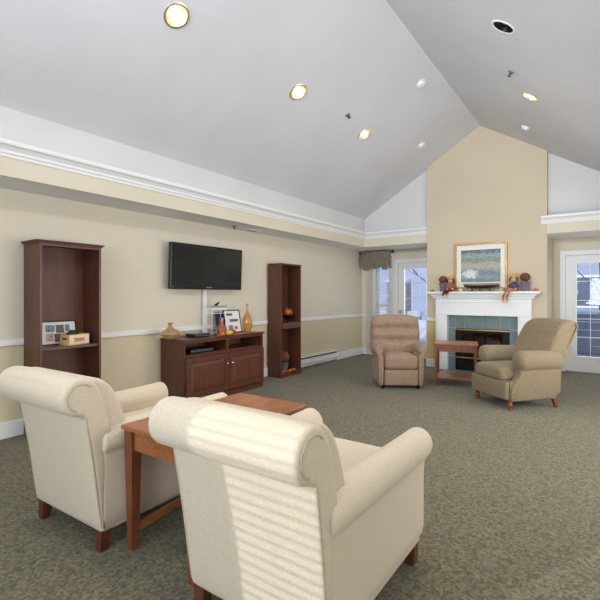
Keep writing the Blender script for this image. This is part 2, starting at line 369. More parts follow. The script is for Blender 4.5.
# chimney breast
m = MB(); xs = [(-2.807, 0), (-.814, 0), (-.814, slopeZ(-.814)+.01), (RGX, RGZ+.01), (-2.807, slopeZ(-2.807)+.01)]
FB = (-2.27, -1.37, 0.0, .76)   # firebox opening
def breast(m):
    y0, y1 = BF, BY
    a = [(x, z) for x, z in xs]
    # front face with opening: left strip, right strip, lintel
    x0, x1, z1 = FB[0], FB[1], FB[3]
    m.poly([(-2.807, y0, 0), (x0, y0, 0), (x0, y0, z1), (-2.807, y0, z1)]); m.poly([(x1, y0, 0), (-.814, y0, 0), (-.814, y0, z1), (x1, y0, z1)])
    m.poly([(-2.807, y0, z1), (x0, y0, z1), (x1, y0, z1), (-.814, y0, z1), (-.814, y0, a[2][1]), (RGX, y0, a[3][1]), (-2.807, y0, a[4][1])])
    m.poly([(-2.807, y0, 0), (-2.807, y1, 0), (-2.807, y1, a[4][1]), (-2.807, y0, a[4][1])]); m.poly([(-.814, y0, 0), (-.814, y1, 0), (-.814, y1, a[2][1]), (-.814, y0, a[2][1])])
    bmesh.ops.remove_doubles(m.b, verts=m.b.verts, dist=1e-4)
breast(m); struct(m, 'wall_fireplace', 'breast')
# papered strip below the chair rail on the breast
struct(MB().box(-2.812, -2.62, BF-.004, BF-.0005, .155, .87).box(-.99, -.81, BF-.004, BF-.0005, .155, .87), 'trim_11', 'yellow')

# sloped ceilings with real holes for the downlights
CANS = [(-2.94, 2.37), (-2.92, 4.09), (-2.91, 5.74), (-.74, 4.09), (-.74, 5.71), (-2.94, .6), (-.74, 2.37), (-.74, .6)]
CR = .096
def slope_frame(x, y):
    """matrix whose -Z points into the room, at right angles to the slope"""
    sgn = 1 if x < RGX else -1
    u = Vector((1, 0, SL*sgn)).normalized(); v = Vector((0, 1, 0)); n = u.cross(v)
    return Matrix.Translation((x, y, slopeZ(x))) @ Matrix((u, v, n)).transposed().to_4x4()
def slope(name, x0, x1):
    m = MB(); ed = []
    def loop(pts):
        vs = [m.b.verts.new(p) for p in pts]
        for i in range(len(vs)): ed.append(m.b.edges.new((vs[i], vs[(i+1) % len(vs)])))
    loop([(x, y, slopeZ(x)) for x, y in ((x0, RY), (x1, RY), (x1, BF+.2), (x0, BF+.2))])
    for cx, cy in CANS:
        if x0 < cx < x1:
            f = slope_frame(cx, cy); loop([f @ Vector((CR*math.cos(2*PI*k/32), CR*math.sin(2*PI*k/32), 0)) for k in range(32)])
    bmesh.ops.triangle_fill(m.b, use_beauty=True, use_dissolve=False, edges=ed)
    return m
m = slope('ceiling', LF-.001, RGX); struct(m, 'ceiling', 'ceiling'); m = slope('ceiling', RGX, RF+.001); struct(m, 'ceiling', 'ceiling')
m = MB().box(LX-T, RX+T, RY-T, BY+T, RGZ+.2, RGZ+.24).box(LX-T, LX-.08, RY-T, BY+T, ZS+.05, RGZ+.2).box(RX+.08, RX+T, RY-T, BY+T, ZS+.05, RGZ+.2).box(LX-T, RX+T, BY+.08, BY+T, ZS+.05, RGZ+.2)
m.box(LX-T, GW[0]-.1, RY-T, RY-.08, ZS+.05, RGZ+.2).box(GW[1]+.1, RX+T, RY-T, RY-.08, ZS+.05, RGZ+.2)  # gap kept clear for the added gable lamps
struct(m, 'wall_attic', 'soffit')

# crown mouldings (stepped), chair rails, baseboards, casings
CP = [(0, 0), (.012, 0), (.018, .022), (.03, .03), (.034, .052), (.06, .078), (.085, .088), (.09, .10), (.09, .125), (0, .125)]
def crown(name, p0, p1, nrm, z0=2.52):
    m = MB(); d = Vector(p1)-Vector(p0); n = Vector(nrm)
    rows = [[m.b.verts.new((q.x+n.x*a, q.y+n.y*a, z0+b)) for a, b in CP] for q in (Vector(p0), Vector(p1))]
    k = len(CP)
    for i in range(k): m.b.faces.new((rows[0][i], rows[0][(i+1) % k], rows[1][(i+1) % k], rows[1][i]))
    m.b.faces.new(rows[0]); m.b.faces.new(rows[1][::-1]); return struct(m, name, 'trim')
crown('trim_1', (LF, RY, 0), (LF, BF+.04, 0), (1, 0, 0)); crown('trim_2', (LF, BF+.04, 0), (-2.808, BF+.04, 0), (0, -1, 0))
crown('trim_3', (-.90, BF-.001, 0), (RF, BF-.001, 0), (0, -1, 0)); crown('trim_4', (RF, RY, 0), (RF, BF, 0), (-1, 0, 0))
def rail(name, x0, x1, y0, y1, z0=.87, z1=.93): return struct(MB().box(x0, x1, y0, y1, z0, z1), name, 'trim', bevel=.008, seg=3)
rail('trim_5', LX, LX+.022, RY, BY); rail('trim_6', LX+.022, -4.535, BY-.022, BY)
rail('trim_7', -2.815, -2.60, BF-.026, BF-.001); rail('trim_8', -.985, -.806, BF-.026, BF-.001)
def base(name, x0, x1, y0, y1): return struct(MB().box(x0, x1, y0, y1, 0, .155), name, 'trim', bevel=.007, seg=2)
base('baseboard_left', LX, LX+.018, RY, 6.22); base('baseboard_left', LX, LX+.018, 7.89, BY)
base('baseboard_back', LX+.02, -4.535, BY-.018, BY); base('baseboard_back', -2.825, -2.60, BF-.02, BF-.001); base('baseboard_back', -.99, -.80, BF-.02, BF-.001)
base('baseboard_back', -.808, DR[0]-.09, BY-.018, BY)
def casing(name, x0, x1, z0, z1, parent=None, w=.085, y=BY):
    m = MB(); m.box(x0-w, x0, y-.022, y, z0, z1+w); m.box(x1, x1+w, y-.022, y, z0, z1+w); m.box(x0, x1, y-.022, y, z1, z1+w)
    if z0 > .05: m.box(x0-w-.02, x1+w+.02, y-.05, y, z0-.03, z0)
    return struct(m, name, 'trim', parent, bevel=.006)

# ------------------------------------------------------------------ doors and windows
def french_door(n, x0, x1, cols, rows_z, gx0, gx1, gz0, gz1, handle_x):
    r = sroot('door_%d' % n); casing('door_casing', x0, x1, 0, DH, r)
    y0, y1 = BY+.03, BY+.075
    m = MB(); m.box(x0, gx0, y0, y1, .01, DH); m.box(gx1, x1, y0, y1, .01, DH); m.box(gx0, gx1, y0, y1, .01, gz0); m.box(gx0, gx1, y0, y1, gz1, DH); m.build('door_leaf', 'trim', r)
    m = MB(); b = .03
    m.box(gx0-.002, gx0+b, y0-.012, y1, gz0-.002, gz1+.002); m.box(gx1-b, gx1+.002, y0-.012, y1, gz0-.002, gz1+.002); m.box(gx0+b, gx1-b, y0-.012, y1, gz0, gz0+b); m.box(gx0+b, gx1-b, y0-.012, y1, gz1-b, gz1); m.build('glazing_bead', 'trim', r, bevel=.004)
    MB().box(gx0+.01, gx1-.01, (y0+y1)/2-.003, (y0+y1)/2+.003, gz0+.01, gz1-.01).build('glass', 'glassw', r)
    m = MB()
    for i in range(1, cols): x = gx0+b+(gx1-gx0-2*b)*i/cols; m.box(x-.005, x+.005, y0+.008, y1-.026, gz0+b, gz1-b)
    for z in rows_z: m.box(gx0+b, gx1-b, y0+.007, y1-.027, z-.005, z+.005)
    m.build('grille', 'trim', r)
    m = MB(); ym = y0; m.tube([(handle_x, ym, 1.0), (handle_x, ym-.04, 1.0)], .012); m.ell((handle_x, ym-.055, 1.0), (.027, .02, .027)); m.lathe([(0, 0), (.03, 0), (.03, .006), (0, .006)], 16, mtx=Matrix.Translation((handle_x, ym, 1.0)) @ Matrix.Rotation(PI/2, 4, 'X')); m.build('door_knob', 'silver', r, smooth=40)
    MB().box(x0, x1, BY, BY+T, -.005, .012).build('threshold', 'grey', r)
    return r
french_door(1, DL[0], DL[1], 4, [1.93-.32*i for i in range(1, 5)], DL[0]+.10, DL[1]-.10, .25, 1.96, DL[0]+.05)
french_door(2, DR[0], DR[1], 3, [.62, .938, 1.264, 1.60], DR[0]+.14, DR[1]-.14, .25, 1.955, DR[1]-.05)
rw = sroot('window_1'); casing('window_frame', WN[0], WN[1], .12, 2.12, rw, .08)
m = MB(); y0, y1 = BY+.05, BY+.09
m.box(WN[0], WN[0]+.05, y0, y1, .12, 2.12).box(WN[1]-.05, WN[1], y0, y1, .12, 2.12).box(WN[0]+.05, WN[1]-.05, y0, y1, .12, .18).box(WN[0]+.05, WN[1]-.05, y0, y1, 2.07, 2.12).box(WN[0]+.05, WN[1]-.05, y0, y1, 1.1, 1.15); m.build('sash', 'trim', rw)
MB().box(WN[0]+.04, WN[1]-.04, y0+.015, y0+.02, .16, 2.09).build('glass', 'glassw', rw)
def blinds(x0, x1, z0, z1, y, label, tilt=25, pitch=.042, w=.05, sgn=1):
    r = thing('venetian_blind', label, 'blind', ((x0+x1)/2, y, z0))
    hw = (x1-x0)/2; m = MB(); n = int((z1-z0-.08)/pitch)
    for i in range(n):
        z = .04+i*pitch; m.box(-hw, hw, -w/2, w/2, -.0012, .0012, Matrix.Translation((0, 0, z)) @ Matrix.Rotation(math.radians(tilt)*sgn, 4, 'X'))
    m.build('slats', 'blind', r)
    MB().box(-hw, hw, -.028, .028, z1-z0-.045, z1-z0).build('headrail', 'blind', r); MB().box(-hw, hw, -.02, .02, 0, .018).build('bottom_rail', 'blind', r)
    for x in (-hw*.7, hw*.7): MB().tube([(x, -.027, .01), (x, -.027, z1-z0-.04)], .0012, 5).build('ladder_cord', 'blind', r)
    return r
blinds(-4.525, -3.875, .10, 2.27, BY-.055, 'white slatted venetian blind hanging before the narrow window left of the glazed door', 12)
k = 2
for a, b in REARWIN:  # second of these frames an opening added for fill
    k += 1; r = sroot('window_%d' % k); m = MB()
    m.box(a, a+.04, RY-.09, RY-.05, .85, 2.06).box(b-.04, b, RY-.09, RY-.05, .85, 2.06).box(a+.04, b-.04, RY-.09, RY-.05, .85, .89).box(a+.04, b-.04, RY-.09, RY-.05, 2.02, 2.06); m.build('window_frame', 'trim', r)
    MB().box(a+.03, b-.03, RY-.072, RY-.068, .87, 2.04).build('glass', 'glassw', r)
for a, b in FILLWIN:  # out of view, put in only to admit side fill
    k += 1; r = sroot('window_%d' % k); m = MB()
    m.box(RX+.05, RX+.09, a, a+.04, .45, 2.15).box(RX+.05, RX+.09, b-.04, b, .45, 2.15).box(RX+.05, RX+.09, a+.04, b-.04, .45, .49).box(RX+.05, RX+.09, a+.04, b-.04, 2.11, 2.15); m.build('window_frame', 'trim', r)
    MB().box(RX+.068, RX+.072, a+.03, b-.03, .47, 2.13).build('glass', 'glassw', r)
blinds(REARWIN[0][0]+.005, REARWIN[0][1]-.005, .86, 2.05, RY-.02, 'white venetian blind over the sunlit rear window', 8, .040, .027, -1)

# valance and rod
r = thing('curtain_rod', 'dark bronze curtain rod with ball finials above the blind window', 'curtain rod', (-4.26, 8.93, 2.315))
MB().tube([(-.37, 0, 0), (.42, 0, 0)], .011, 10).build('pole', 'rod', r, smooth=40)
for x in (-.375, .425): MB().ell((x, 0, 0), (.026, .026, .026), 12).build('finial', 'rod', r, smooth=60)
for x in (-.34, .38): MB().tube([(x, .011, 0), (x, .129, 0)], .007, 8).build('bracket', 'rod', r)
m = MB(); nx, nz = 90, 14; g = []
for i in range(nx+1):
    u = i/nx; x = -.33+.70*u; row = []
    swag = .36+.05*abs(math.sin(u*PI*3))+.02*math.sin(u*9)
    for j in range(nz+1):
        v = j/nz; a = .012+.022*min(1, v*2.2)
        y = -a*math.sin(u*PI*2*11+.8*math.sin(v*3))-.02*math.sin(v*PI)-.03-(.03*math.sin(u*PI*3)**2*v)
        row.append(m.b.verts.new((x+.006*math.sin(v*8+u*20), y, .03-v*swag)))
    g.append(row)
for i in range(nx):
    for j in range(nz): m.b.faces.new((g[i][j], g[i+1][j], g[i+1][j+1], g[i][j+1]))
o = m.build('window_valance', 'valance', smooth=0); o.location = (-4.26, 8.93, 2.315); s_ = o.modifiers.new('s', 'SOLIDIFY'); s_.thickness = .004
for p in o.data.polygons: p.use_smooth = True
tag(o, 'sage green gathered fabric valance over the blind window', 'valance')

# ------------------------------------------------------------------ downlights, detectors, sprinklers
bulb_on = emit('warm_bulb', (255, 236, 200), 2.5)
M['bulb'] = bulb_on; M['bulboff'] = plain('unlit_bulb', (60, 58, 56), .3)
def downlight(x, y, label, on=True):
    r = bpy.data.objects.new('downlight', None); C.objects.link(r); r.matrix_world = slope_frame(x, y); tag(r, label, 'ceiling light', 'recessed lights in the vaulted ceiling')
    MB().lathe([(CR-.006, -.002), (CR-.004, -.006), (CR+.012, -.008), (CR+.018, -.003), (CR+.018, -.0005)], 36).build('trim_ring', 'reflector' if on else 'trim', r, smooth=50)
    MB().lathe([(CR-.004, -.002), (CR-.010, .03), (CR-.02, .06), (CR-.036, .085), (.03, .10), (0, .103)], 36).build('reflector', 'reflector' if on else 'iron', r, smooth=50)
    MB().lathe([(0, .022), (.02, .026), (.034, .038), (.038, .052), (.03, .07), (.02, .09)], 20).build('bulb', 'bulb' if on else 'bulboff', r, smooth=60)
    if on:
        d = bpy.data.lights.new('bulb_light', 'SPOT'); d.energy = 24; d.spot_size = math.radians(150); d.spot_blend = 1; d.color = (1, .93, .82); d.shadow_soft_size = .04
        l = bpy.data.objects.new('bulb_light', d); C.objects.link(l); l.parent = r; l.location = (0, 0, .012)
downlight(*CANS[0], 'lit round gold downlight nearest the camera on the left ceiling slope')
downlight(*CANS[1], 'lit round gold downlight in the middle of the left ceiling slope')
downlight(*CANS[2], 'lit gold downlight farthest along the left ceiling slope, beside the small dark sprinkler')
downlight(*CANS[3], 'unlit dark downlight on the right ceiling slope nearest the camera', False)
downlight(*CANS[4], 'lit gold downlight on the right ceiling slope, above the fireplace right corner')
for c in CANS[5:]: downlight(*c, 'recessed gold downlight of the ceiling above and behind the viewpoint')
def det(x, y, label):
    r = bpy.data.objects.new('smoke_detector', None); C.objects.link(r); r.matrix_world = slope_frame(x, y); tag(r, label, 'smoke detector', 'white round detectors on the ceiling')
    MB().lathe([(0, -.045), (.03, -.044), (.048, -.036), (.055, -.02), (.055, -.001), (0, -.001)], 28).build('housing', 'trim', r, smooth=40)
    MB().lathe([(.057, -.014), (.066, -.012), (.068, -.0008), (.057, -.0008)], 28).build('base_ring', 'trim', r, smooth=40)
det(-2.07, 5.75, 'white round smoke detector nearest the camera, high beside the ridge')
det(-2.59, 7.21, 'white round smoke detector left of the chimney breast top')
det(-.99, 7.14, 'white round smoke detector on the right slope above the chimney corner')
def sprink(x, y, label, mtx=None):
    r = bpy.data.objects.new('sprinkler_head', None); C.objects.link(r); r.matrix_world = mtx or slope_frame(x, y); tag(r, label, 'sprinkler', 'sprinkler heads in the ceilings')
    MB().lathe([(.0, -.0008), (.036, -.0008), (.034, -.008), (.02, -.012), (0, -.012)], 20).build('escutcheon', 'grey', r, smooth=40)
    MB().lathe([(0, -.012), (.012, -.0125), (.012, -.03), (.007, -.034), (.007, -.045), (.022, -.047), (.022, -.05), (0, -.05)], 14).build('nozzle', 'dgrey', r, smooth=40)
sprink(-2.83, 5.1, 'small dark sprinkler head on the left ceiling slope'); sprink(-.84, 5.09, 'small dark sprinkler head on the right ceiling slope')
sprink(0, 0, 'small sprinkler head under the soffit above the television', Matrix.Translation((-4.42, 4.60, ZS)))
r = thing('soffit_vent', 'thin grey slot vent under the soffit near the television', 'vent', (-4.47, 5.05, ZS))
MB().box(-.05, .05, -.13, .13, -.012, -.0005).build('vent_frame', 'soffit', r); m = MB()
for i in range(3): m.box(-.035+.025*i, -.025+.025*i, -.11, .11, -.014, -.0122)
m.build('slot', 'paneld', r)

# ------------------------------------------------------------------ fireplace
r = thing('fireplace', 'white fireplace with carved mantel and teal tile surround below the framed picture', 'fireplace', (-1.815, BF, 0))
W = .79  # half width of the frieze
m = MB()
m.box(-.93, .93, -.24, -.001, 1.385, 1.42); m.build('mantel_shelf', 'trim', r, bevel=.006)
m = MB(); m.box(-.895, .895, -.205, -.001, 1.365, 1.3845); m.box(-.86, .86, -.175, -.001, 1.335, 1.3648); m.box(-.835, .835, -.15, -.001, 1.295, 1.3348); m.build('bed_moulding', 'trim', r, bevel=.008, seg=3)
m = MB(); m.box(-W, W, -.115, -.001, 1.0, 1.2946); m.box(-W-.012, W+.012, -.125, -.001, 1.225, 1.245); m.box(-.60, .60, -.135, -.114, .995, 1.03); m.build('frieze', 'trim', r, bevel=.005)
for s in (-1, 1):
    m = MB(); x0, x1 = sorted((s*W, s*.585)); m.box(x0, x1, -.115, -.001, .0, .9995); x2, x3 = sorted((s*(W+.015), s*.58)); m.box(x2, x3, -.13, -.1155, .0, .18)
    m.box(x0+.03, x1-.03, -.125, -.1155, .22, .95); m.build('pilaster', 'trim', r, bevel=.005)
m = MB(); m.box(-.584, .584, -.012, -.0005, .76, .999); m.box(-.584, -.455, -.012, -.0005, .0, .76); m.box(.445, .584, -.012, -.0005, 0, .76); gr = m.build('grout_bed', 'grout', r)
m = MB(); g = .0035
xs_ = [-.584, -.455, -.30, 0.0, .30, .445, .584]
for a, b in zip(xs_, xs_[1:]): m.box(a+g, b-g, -.02, -.0122, .764, .996)
for a, b in ((-.584, -.455), (.445, .584)):
    for z0, z1 in ((0, .25), (.25, .51), (.51, .76)): m.box(a+g, b-g, -.02, -.0122, z0+g, z1-g)
m.build('tile_surround', 'tile', r, bevel=.002)
# firebox lining set into the breast
m = MB(); x0, x1, zt = -.455, .445, .76
m.box(x0, x0+.02, .001, .5, .012, zt-.02); m.box(x1-.02, x1, .001, .5, .012, zt-.02); m.box(x0, x1, .5, .52, .012, zt); m.box(x0, x1, .001, .5, zt-.02, zt); m.box(x0, x1, .001, .5, .0, .012); m.build('firebox', 'dark', r)
# black metal face with brass bars
m = MB(); m.box(x0, x0+.11, -.03, .0, .25, zt-.03); m.box(x1-.11, x1, -.03, .0, .25, zt-.03); m.box(x0, x1, -.03, .0, .02, .21); m.box(x0+.11, x1-.11, -.03, 0, zt-.08, zt-.03); m.build('metal_face', 'iron', r, bevel=.003)
m = MB()
for i in range(5): m.box(x0+.03, x1-.03, -.036, -.0302, .045+.03*i, .058+.03*i)
m.build('louvre', 'black', r)
for z in (.735, .23): MB().box(x0, x1, -.05, -.022 if z < .5 else -.012, z-.014, z+.014).build('brass_bar', 'brass', r, bevel=.005)
MB().box(x0+.11, x1-.11, -.02, -.012, .25, zt-.08).build('glass_door', 'glassf', r)
lg = MB(); lg.tube([(-.2, .2, .40), (.2, .18, .42)], .05, 10); lg.tube([(-.12, .12, .46), (.05, .26, .5)], .04, 10); lg.tube([(.16, .12, .44), (-.03, .26, .5)], .04, 10); lg.build('log_set', 'bark', r, smooth=50)
m = MB(); m.box(-.26, .26, .08, .3, .30, .34)
for x in (-.22, 0, .22): m.box(x-.01, x+.01, .08, .3, .012, .30)
m.build('grate', 'iron', r)
m = MB()
m.box(-.60, .60, -.52, -.131, .0005, .012); m.build('hearth_slab', 'tile', r, bevel=.003)

# picture over the mantel (leans very slightly, stands on the shelf)
r = thing('framed_picture', 'gold framed landscape picture with white mat above the mantel', 'picture', (-1.84, BF-.03, 1.875))
hw, hh, fw = .435, .405, .032
m = MB()
for a, b, c, d in ((-hw, -hw+fw, -hh, hh), (hw-fw, hw, -hh, hh), (-hw+fw, hw-fw, -hh, -hh+fw), (-hw+fw, hw-fw, hh-fw, hh)): m.box(a, b, -.022, .02, c, d)
m.build('frame', 'gold', r, bevel=.01, seg=3)
MB().box(-hw+.02, hw-.02, -.002, .01, -hh+.02, hh-.02).build('mat_board', 'mat', r)
MB().box(-.33, .33, -.004, -.0022, -.285, .285).build('picture_print', 'painting', r)

# ------------------------------------------------------------------ baseboard heater
r = thing('baseboard_heater', 'long low white baseboard heater on the wall behind the narrow bookcase', 'heater', (LX, 7.05, 0))
MB().box(.001, .055, -.82, .82, .03, .06).box(.001, .02, -.82, .82, .06, .20).box(.001, .06, -.82, .82, .195, .21).box(.045, .06, -.82, .82, .075, .165).build('cover', 'trim', r, bevel=.004)
MB().box(.002, .04, -.80, .80, .166, .194).build('fin_strip', 'dgrey', r)
for y in (-.825, .795): MB().box(.0, .065, y, y+.03, .0, .215).build('end_cap', 'trim', r, bevel=.004)

# ------------------------------------------------------------------ bookcases
def bookcase(loc, w, d, h, shelf_z, name, label, crown_=True, parts_back='back'):
    """local: back at x=0, front at x=+d, runs in y"""
    r = thing(name, label, 'bookcase', loc); t = .02; hw = w/2
    for s in (-1, 1): MB().box(.0, d, s*hw-(t if s > 0 else 0), s*hw+(0 if s > 0 else t), 0, h-.03).build('side_panel', 'cherry', r, bevel=.0015)
    MB().box(.001, .010, -hw+t, hw-t, .02, h-.03).build('back_panel', parts_back, r)
    m = MB(); m.box(-.0, d+(.03 if crown_ else .01), -hw-(.03 if crown_ else .008), hw+(.03 if crown_ else .008), h-.0145, h)
    if crown_: m.box(0, d+.018, -hw-.018, hw+.018, h-.03, h-.0148)
    else: m.box(0, d, -hw, hw, h-.03, h-.0148)
    m.build('top', 'cherryx', r, bevel=.004)
    for z in shelf_z: MB().box(.010, d-.008, -hw+t, hw-t, z-.028, z).build('shelf', 'cherryx', r, bevel=.0015)
    MB().box(.010, d-.004, -hw+t, hw-t, .0, .06).build('plinth', 'cherryx', r, bevel=.0015)
    if crown_:
        m = MB()
        for s in (-1, 1): a, b = sorted((s*(hw-.0005), s*(hw-.024))); m.box(d+.0003, d+.014, a, b, 0, h-.0305)
        m.box(d+.0003, d+.014, -hw+.024, hw-.024, h-.055, h-.0305); m.build('face_frame', 'cherry', r, bevel=.0015)
    return r
bookcase((LX+.024, 2.195, 0), .60, .315, 1.872, [.855, .45], 'bookcase', 'tall dark cherry bookcase holding a photo collage and a small crate')
bookcase((LX+.024, 5.885, 0), .565, .28, 1.878, [.895], 'bookcase', 'narrow dark cherry bookcase with autumn arrangements, right of the media console', False, 'cherry')
for o in bpy.data.objects:
    if o.name.startswith('bookcase') and o.location.y > 5:
        MB().box(.281, .2935, -.262, .262, .80, .868+.0295).build('shelf_rail', 'cherryx', o, bevel=.0015)

# ------------------------------------------------------------------ media console
r = thing('media_console', 'dark cherry media console with two panelled doors below the television', 'cabinet', (LX+.024, 4.215, 0))
d, hw, h = .45, .735, .812; t = .02
for s in (-1, 1): MB().box(0, d-.002, s*hw-(t if s > 0 else 0), s*hw+(0 if s > 0 else t), 0, h-.025).build('side_panel', 'cherry', r, bevel=.0015)
MB().box(0, d+.018, -hw-.015, hw+.015, h-.0245, h).build('top', 'cherryx', r, bevel=.004)
MB().box(.0, .01, -hw+t, hw-t, .06, h-.025).build('back_panel', 'back', r)
MB().box(.01, d-.02, -.012, .012, .06, h-.025).build('divider', 'cherry', r)
MB().box(.01, d-.024, -hw+t, -.013, .60, .62).box(.01, d-.024, .013, hw-t, .60, .62).build('shelf', 'cherryx', r)
m = MB(); m.box(d-.02, d-.002, -hw+t, hw-t, .0, .07); m.box(d-.02, d-.002, -hw+t, hw-t, h-.055, h-.025); m.box(d-.02, d, -hw, -hw+.045, .07, h-.025) if False else None
m.box(d-.02, d-.002, -.018, .018, .605, h-.055); m.box(d-.02, d-.002, -hw+t, hw-t, .585, .604); m.build('face_frame', 'cherryx', r, bevel=.0015)
for s in (-1, 1):
    a, b = sorted((s*.006, s*(hw-.012))); dr = MB().box(d-.0015, d+.0175, a, b, .085, .583).build('door', 'cherry', r, bevel=.003)
    m = MB(); z0, z1 = .085, .583; q = .075
    # raised frame rim + raised centre
    m.box(d+.018, d+.026, a+.0, b-.0, z0, z0+q-.012); m.box(d+.018, d+.026, a, b, z1-q+.012, z1); m.box(d+.018, d+.026, a, a+q-.012, z0+q-.012, z1-q+.012); m.box(d+.018, d+.026, b-q+.012, b, z0+q-.012, z1-q+.012); m.build('rail', 'cherry', dr, bevel=.003)
    m = MB(); vs = []
    for x, i in ((d+.0178, .0), (d+.0265, .035)):
        vs.append([m.b.verts.new((x, yy, zz)) for yy, zz in ((a+q+i, z0+q+i), (b-q-i, z0+q+i), (b-q-i, z1-q-i), (a+q+i, z1-q-i))])
    for i in range(4): m.b.faces.new((vs[0][i], vs[0][(i+1) % 4], vs[1][(i+1) % 4], vs[1][i]))
    m.b.faces.new(vs[1]); m.build('raised_panel', 'panelw', dr)
    ky = s*.045; MB().lathe([(0, 0), (.006, 0), (.006, .014), (.016, .018), (.017, .024), (.012, .03), (0, .032)], 16, mtx=Matrix.Translation((d+.026, ky, .445)) @ Matrix.Rotation(PI/2, 4, 'Y')).build('knob', 'silver', dr, smooth=50)
# player inside the left bay
cx0 = LX+.024; ct = .812
def ybox(name, label, cat, x, y, z, dx, dy, dz, mat, **k): o = MB().box(-dx/2, dx/2, -dy/2, dy/2, 0, dz).build(name, mat, bevel=.003); o.location = (x, y, z); return tag(o, label, cat, **k)
r = thing('media_player', 'thin black disc player on the open shelf of the media console', 'media player', (cx0+.24, 3.84, .6205))
MB().box(-.13, .13, -.20, .20, .004, .048).build('case', 'black', r, bevel=.003); MB().box(.1302, .133, -.185, .185, .012, .040).build('faceplate', 'dgrey', r)

# television
r = thing('television', 'black flat screen television mounted on the cream wall', 'television', (-4.50, 4.19, 1.732)); r.rotation_euler = (0, math.radians(2), 0)
hw, hh = .655, .30
MB().box(-.055, .0, -hw, hw, -hh, hh).build('housing', 'black', r, bevel=.012, seg=3)
MB().box(.0003, .003, -hw+.035, hw-.035, -hh+.06, hh-.03).build('screen', 'screen', r)
MB().box(.0003, .0035, -.05, .05, -hh+.022, -hh+.034).build('badge', 'grey', r); MB().box(.0003, .0035, -hw+.03, -hw+.045, -hh+.025, -hh+.035).build('sticker', 'grey', r)
MB().box(-.12, -.0555, -.12, .12, -.12, .12).build('wall_bracket', 'iron', r)
r = tag(MB().box(0, .02, -.035, .035, .813, 1.44).build('cable_cover', 'trim', bevel=.004), 'white vertical cable cover running down the wall under the television', 'cable cover'); r.location = (LX+.001+.022, 4.21, 0)

# ------------------------------------------------------------------ things on the console
def pot(name, prof, mat, label, cat, loc, seg=32, **k):
    o = MB().lathe(prof, seg).build(name, mat, smooth=50); o.location = loc; return tag(o, label, cat, **k)
X0 = -4.36
pot('squat_vase', [(0, 0), (.05, 0), (.10, .03), (.118, .065), (.10, .10), (.05, .13), (.024, .155), (.024, .18), (.036, .20), (.032, .20), (.02, .18), (.0, .17)], 'ambery', 'squat gold glazed vase with narrow neck at the left end of the console', 'vase', (-4.40, 3.45, ct))
r = thing('cable_box', 'small black cable box on the console top', 'cable box', (-4.37, 3.86, ct)); MB().box(-.09, .09, -.125, .125, .004, .045).build('case', 'black', r, bevel=.003); MB().box(.0905, .093, -.11, .11, .012, .036).build('display', 'dgrey', r); MB().box(-.08, .08, -.11, .11, 0, .004).build('foot', 'black', r)
# wire bird stand
r = thing('wire_stand', 'white wire display stand with scalloped shelf and a bird on top', 'display stand', (-4.45, 4.27, ct))
m = MB()
for x in (-.05, .05):
    for y in (-.13, .13): m.tube([(x, y, 0), (x, y, .36)], .004, 6)
for z in (.02, .29): m.tube([(-.05, -.13, z), (.05, -.13, z), (.05, .13, z), (-.05, .13, z)], .0035, 6, True)
m.build('wire_frame', 'white', r)
MB().box(-.06, .06, -.15, .15, .345, .365).build('top_shelf', 'white', r, bevel=.003)
m = MB()
for i in range(13): y = -.144+.024*i; m.lathe([(0, 0), (.010, 0), (.010, .03), (0, .034)], 8, (.052, y, .365))
m.build('gallery', 'grey', r)
m = MB(); m.ell((0, 0, .41), (.018, .045, .02), 12, Matrix.Rotation(.45, 3, 'X')); m.ell((0, .04, .435), (.014, .016, .014), 10); m.tube([(0, -.03, .395), (0, -.085, .375)], [.01, .006], 6); m.tube([(0, .052, .437), (0, .07, .435)], [.004, .001], 6); m.tube([(0, 0, .365), (0, 0, .4)], .003, 5); m.build('bird', 'black', r, smooth=60)
pot('glass_jar', [(0, 0), (.055, 0), (.068, .03), (.068, .09), (.04, .13), (.025, .16), (.03, .21), (.026, .235), (0, .235)], 'ambero', 'burnt orange glass jar under the wire stand', 'jar', (-4.322, 4.245, ct+.0045), 28)
def pumpkin(name, label, loc, R, mat, group=None, seg=40):
    r = thing(name, label, 'pumpkin', loc, 0, group); m = MB(); rows = []
    pr = [(0, .12), (.35, .02), (.75, .12), (.97, .4), (1, .65), (.88, .98), (.6, 1.2), (.25, 1.25), (.05, 1.15)]
    for rr, z in pr:
        rows.append([m.b.verts.new((R*rr*(1+.08*abs(math.cos(4*a))-.04)*math.cos(a), R*rr*(1+.08*abs(math.cos(4*a))-.04)*math.sin(a), R*z*.95-.019*R)) for a in [2*PI*q/seg for q in range(seg)]])
    for a, b in zip(rows, rows[1:]):
        for q in range(seg): m.b.faces.new((a[q], a[(q+1) % seg], b[(q+1) % seg], b[q]))
    bmesh.ops.remove_doubles(m.b, verts=m.b.verts, dist=1e-5); m.build('body', mat, r, smooth=60)
    MB().tube([(0, 0, R*1.05), (0, 0, R*1.3), (R*.12, 0, R*1.5)], [R*.13, R*.09, R*.11], 8).build('stem', 'stem', r, smooth=60); return r
pumpkin('gourd', 'small yellow gourd at the front of the console top', (-4.205, 4.27, ct+.006), .05, 'ypump')
pumpkin('pumpkin', 'small orange pumpkin beside the yellow gourd on the console', (-4.28, 4.40, ct+.005), .055, 'ambero')
pumpkin('pumpkin', 'small orange pumpkin left of the yellow gourd on the console', (-4.215, 4.15, ct+.005), .042, 'pump')
m = MB()
for i in range(60):
    y = random.uniform(4.03, 4.80); x = random.uniform(-4.215, -4.165); a = random.uniform(0, 2*PI); L = random.uniform(.014, .024)
    m.ell((x, y, ct+.006+random.uniform(0, .008)), (L, L*.55, .003), 6, Matrix.Rotation(a, 3, 'Z') @ Matrix.Rotation(random.uniform(-.25, .25), 3, 'X'))
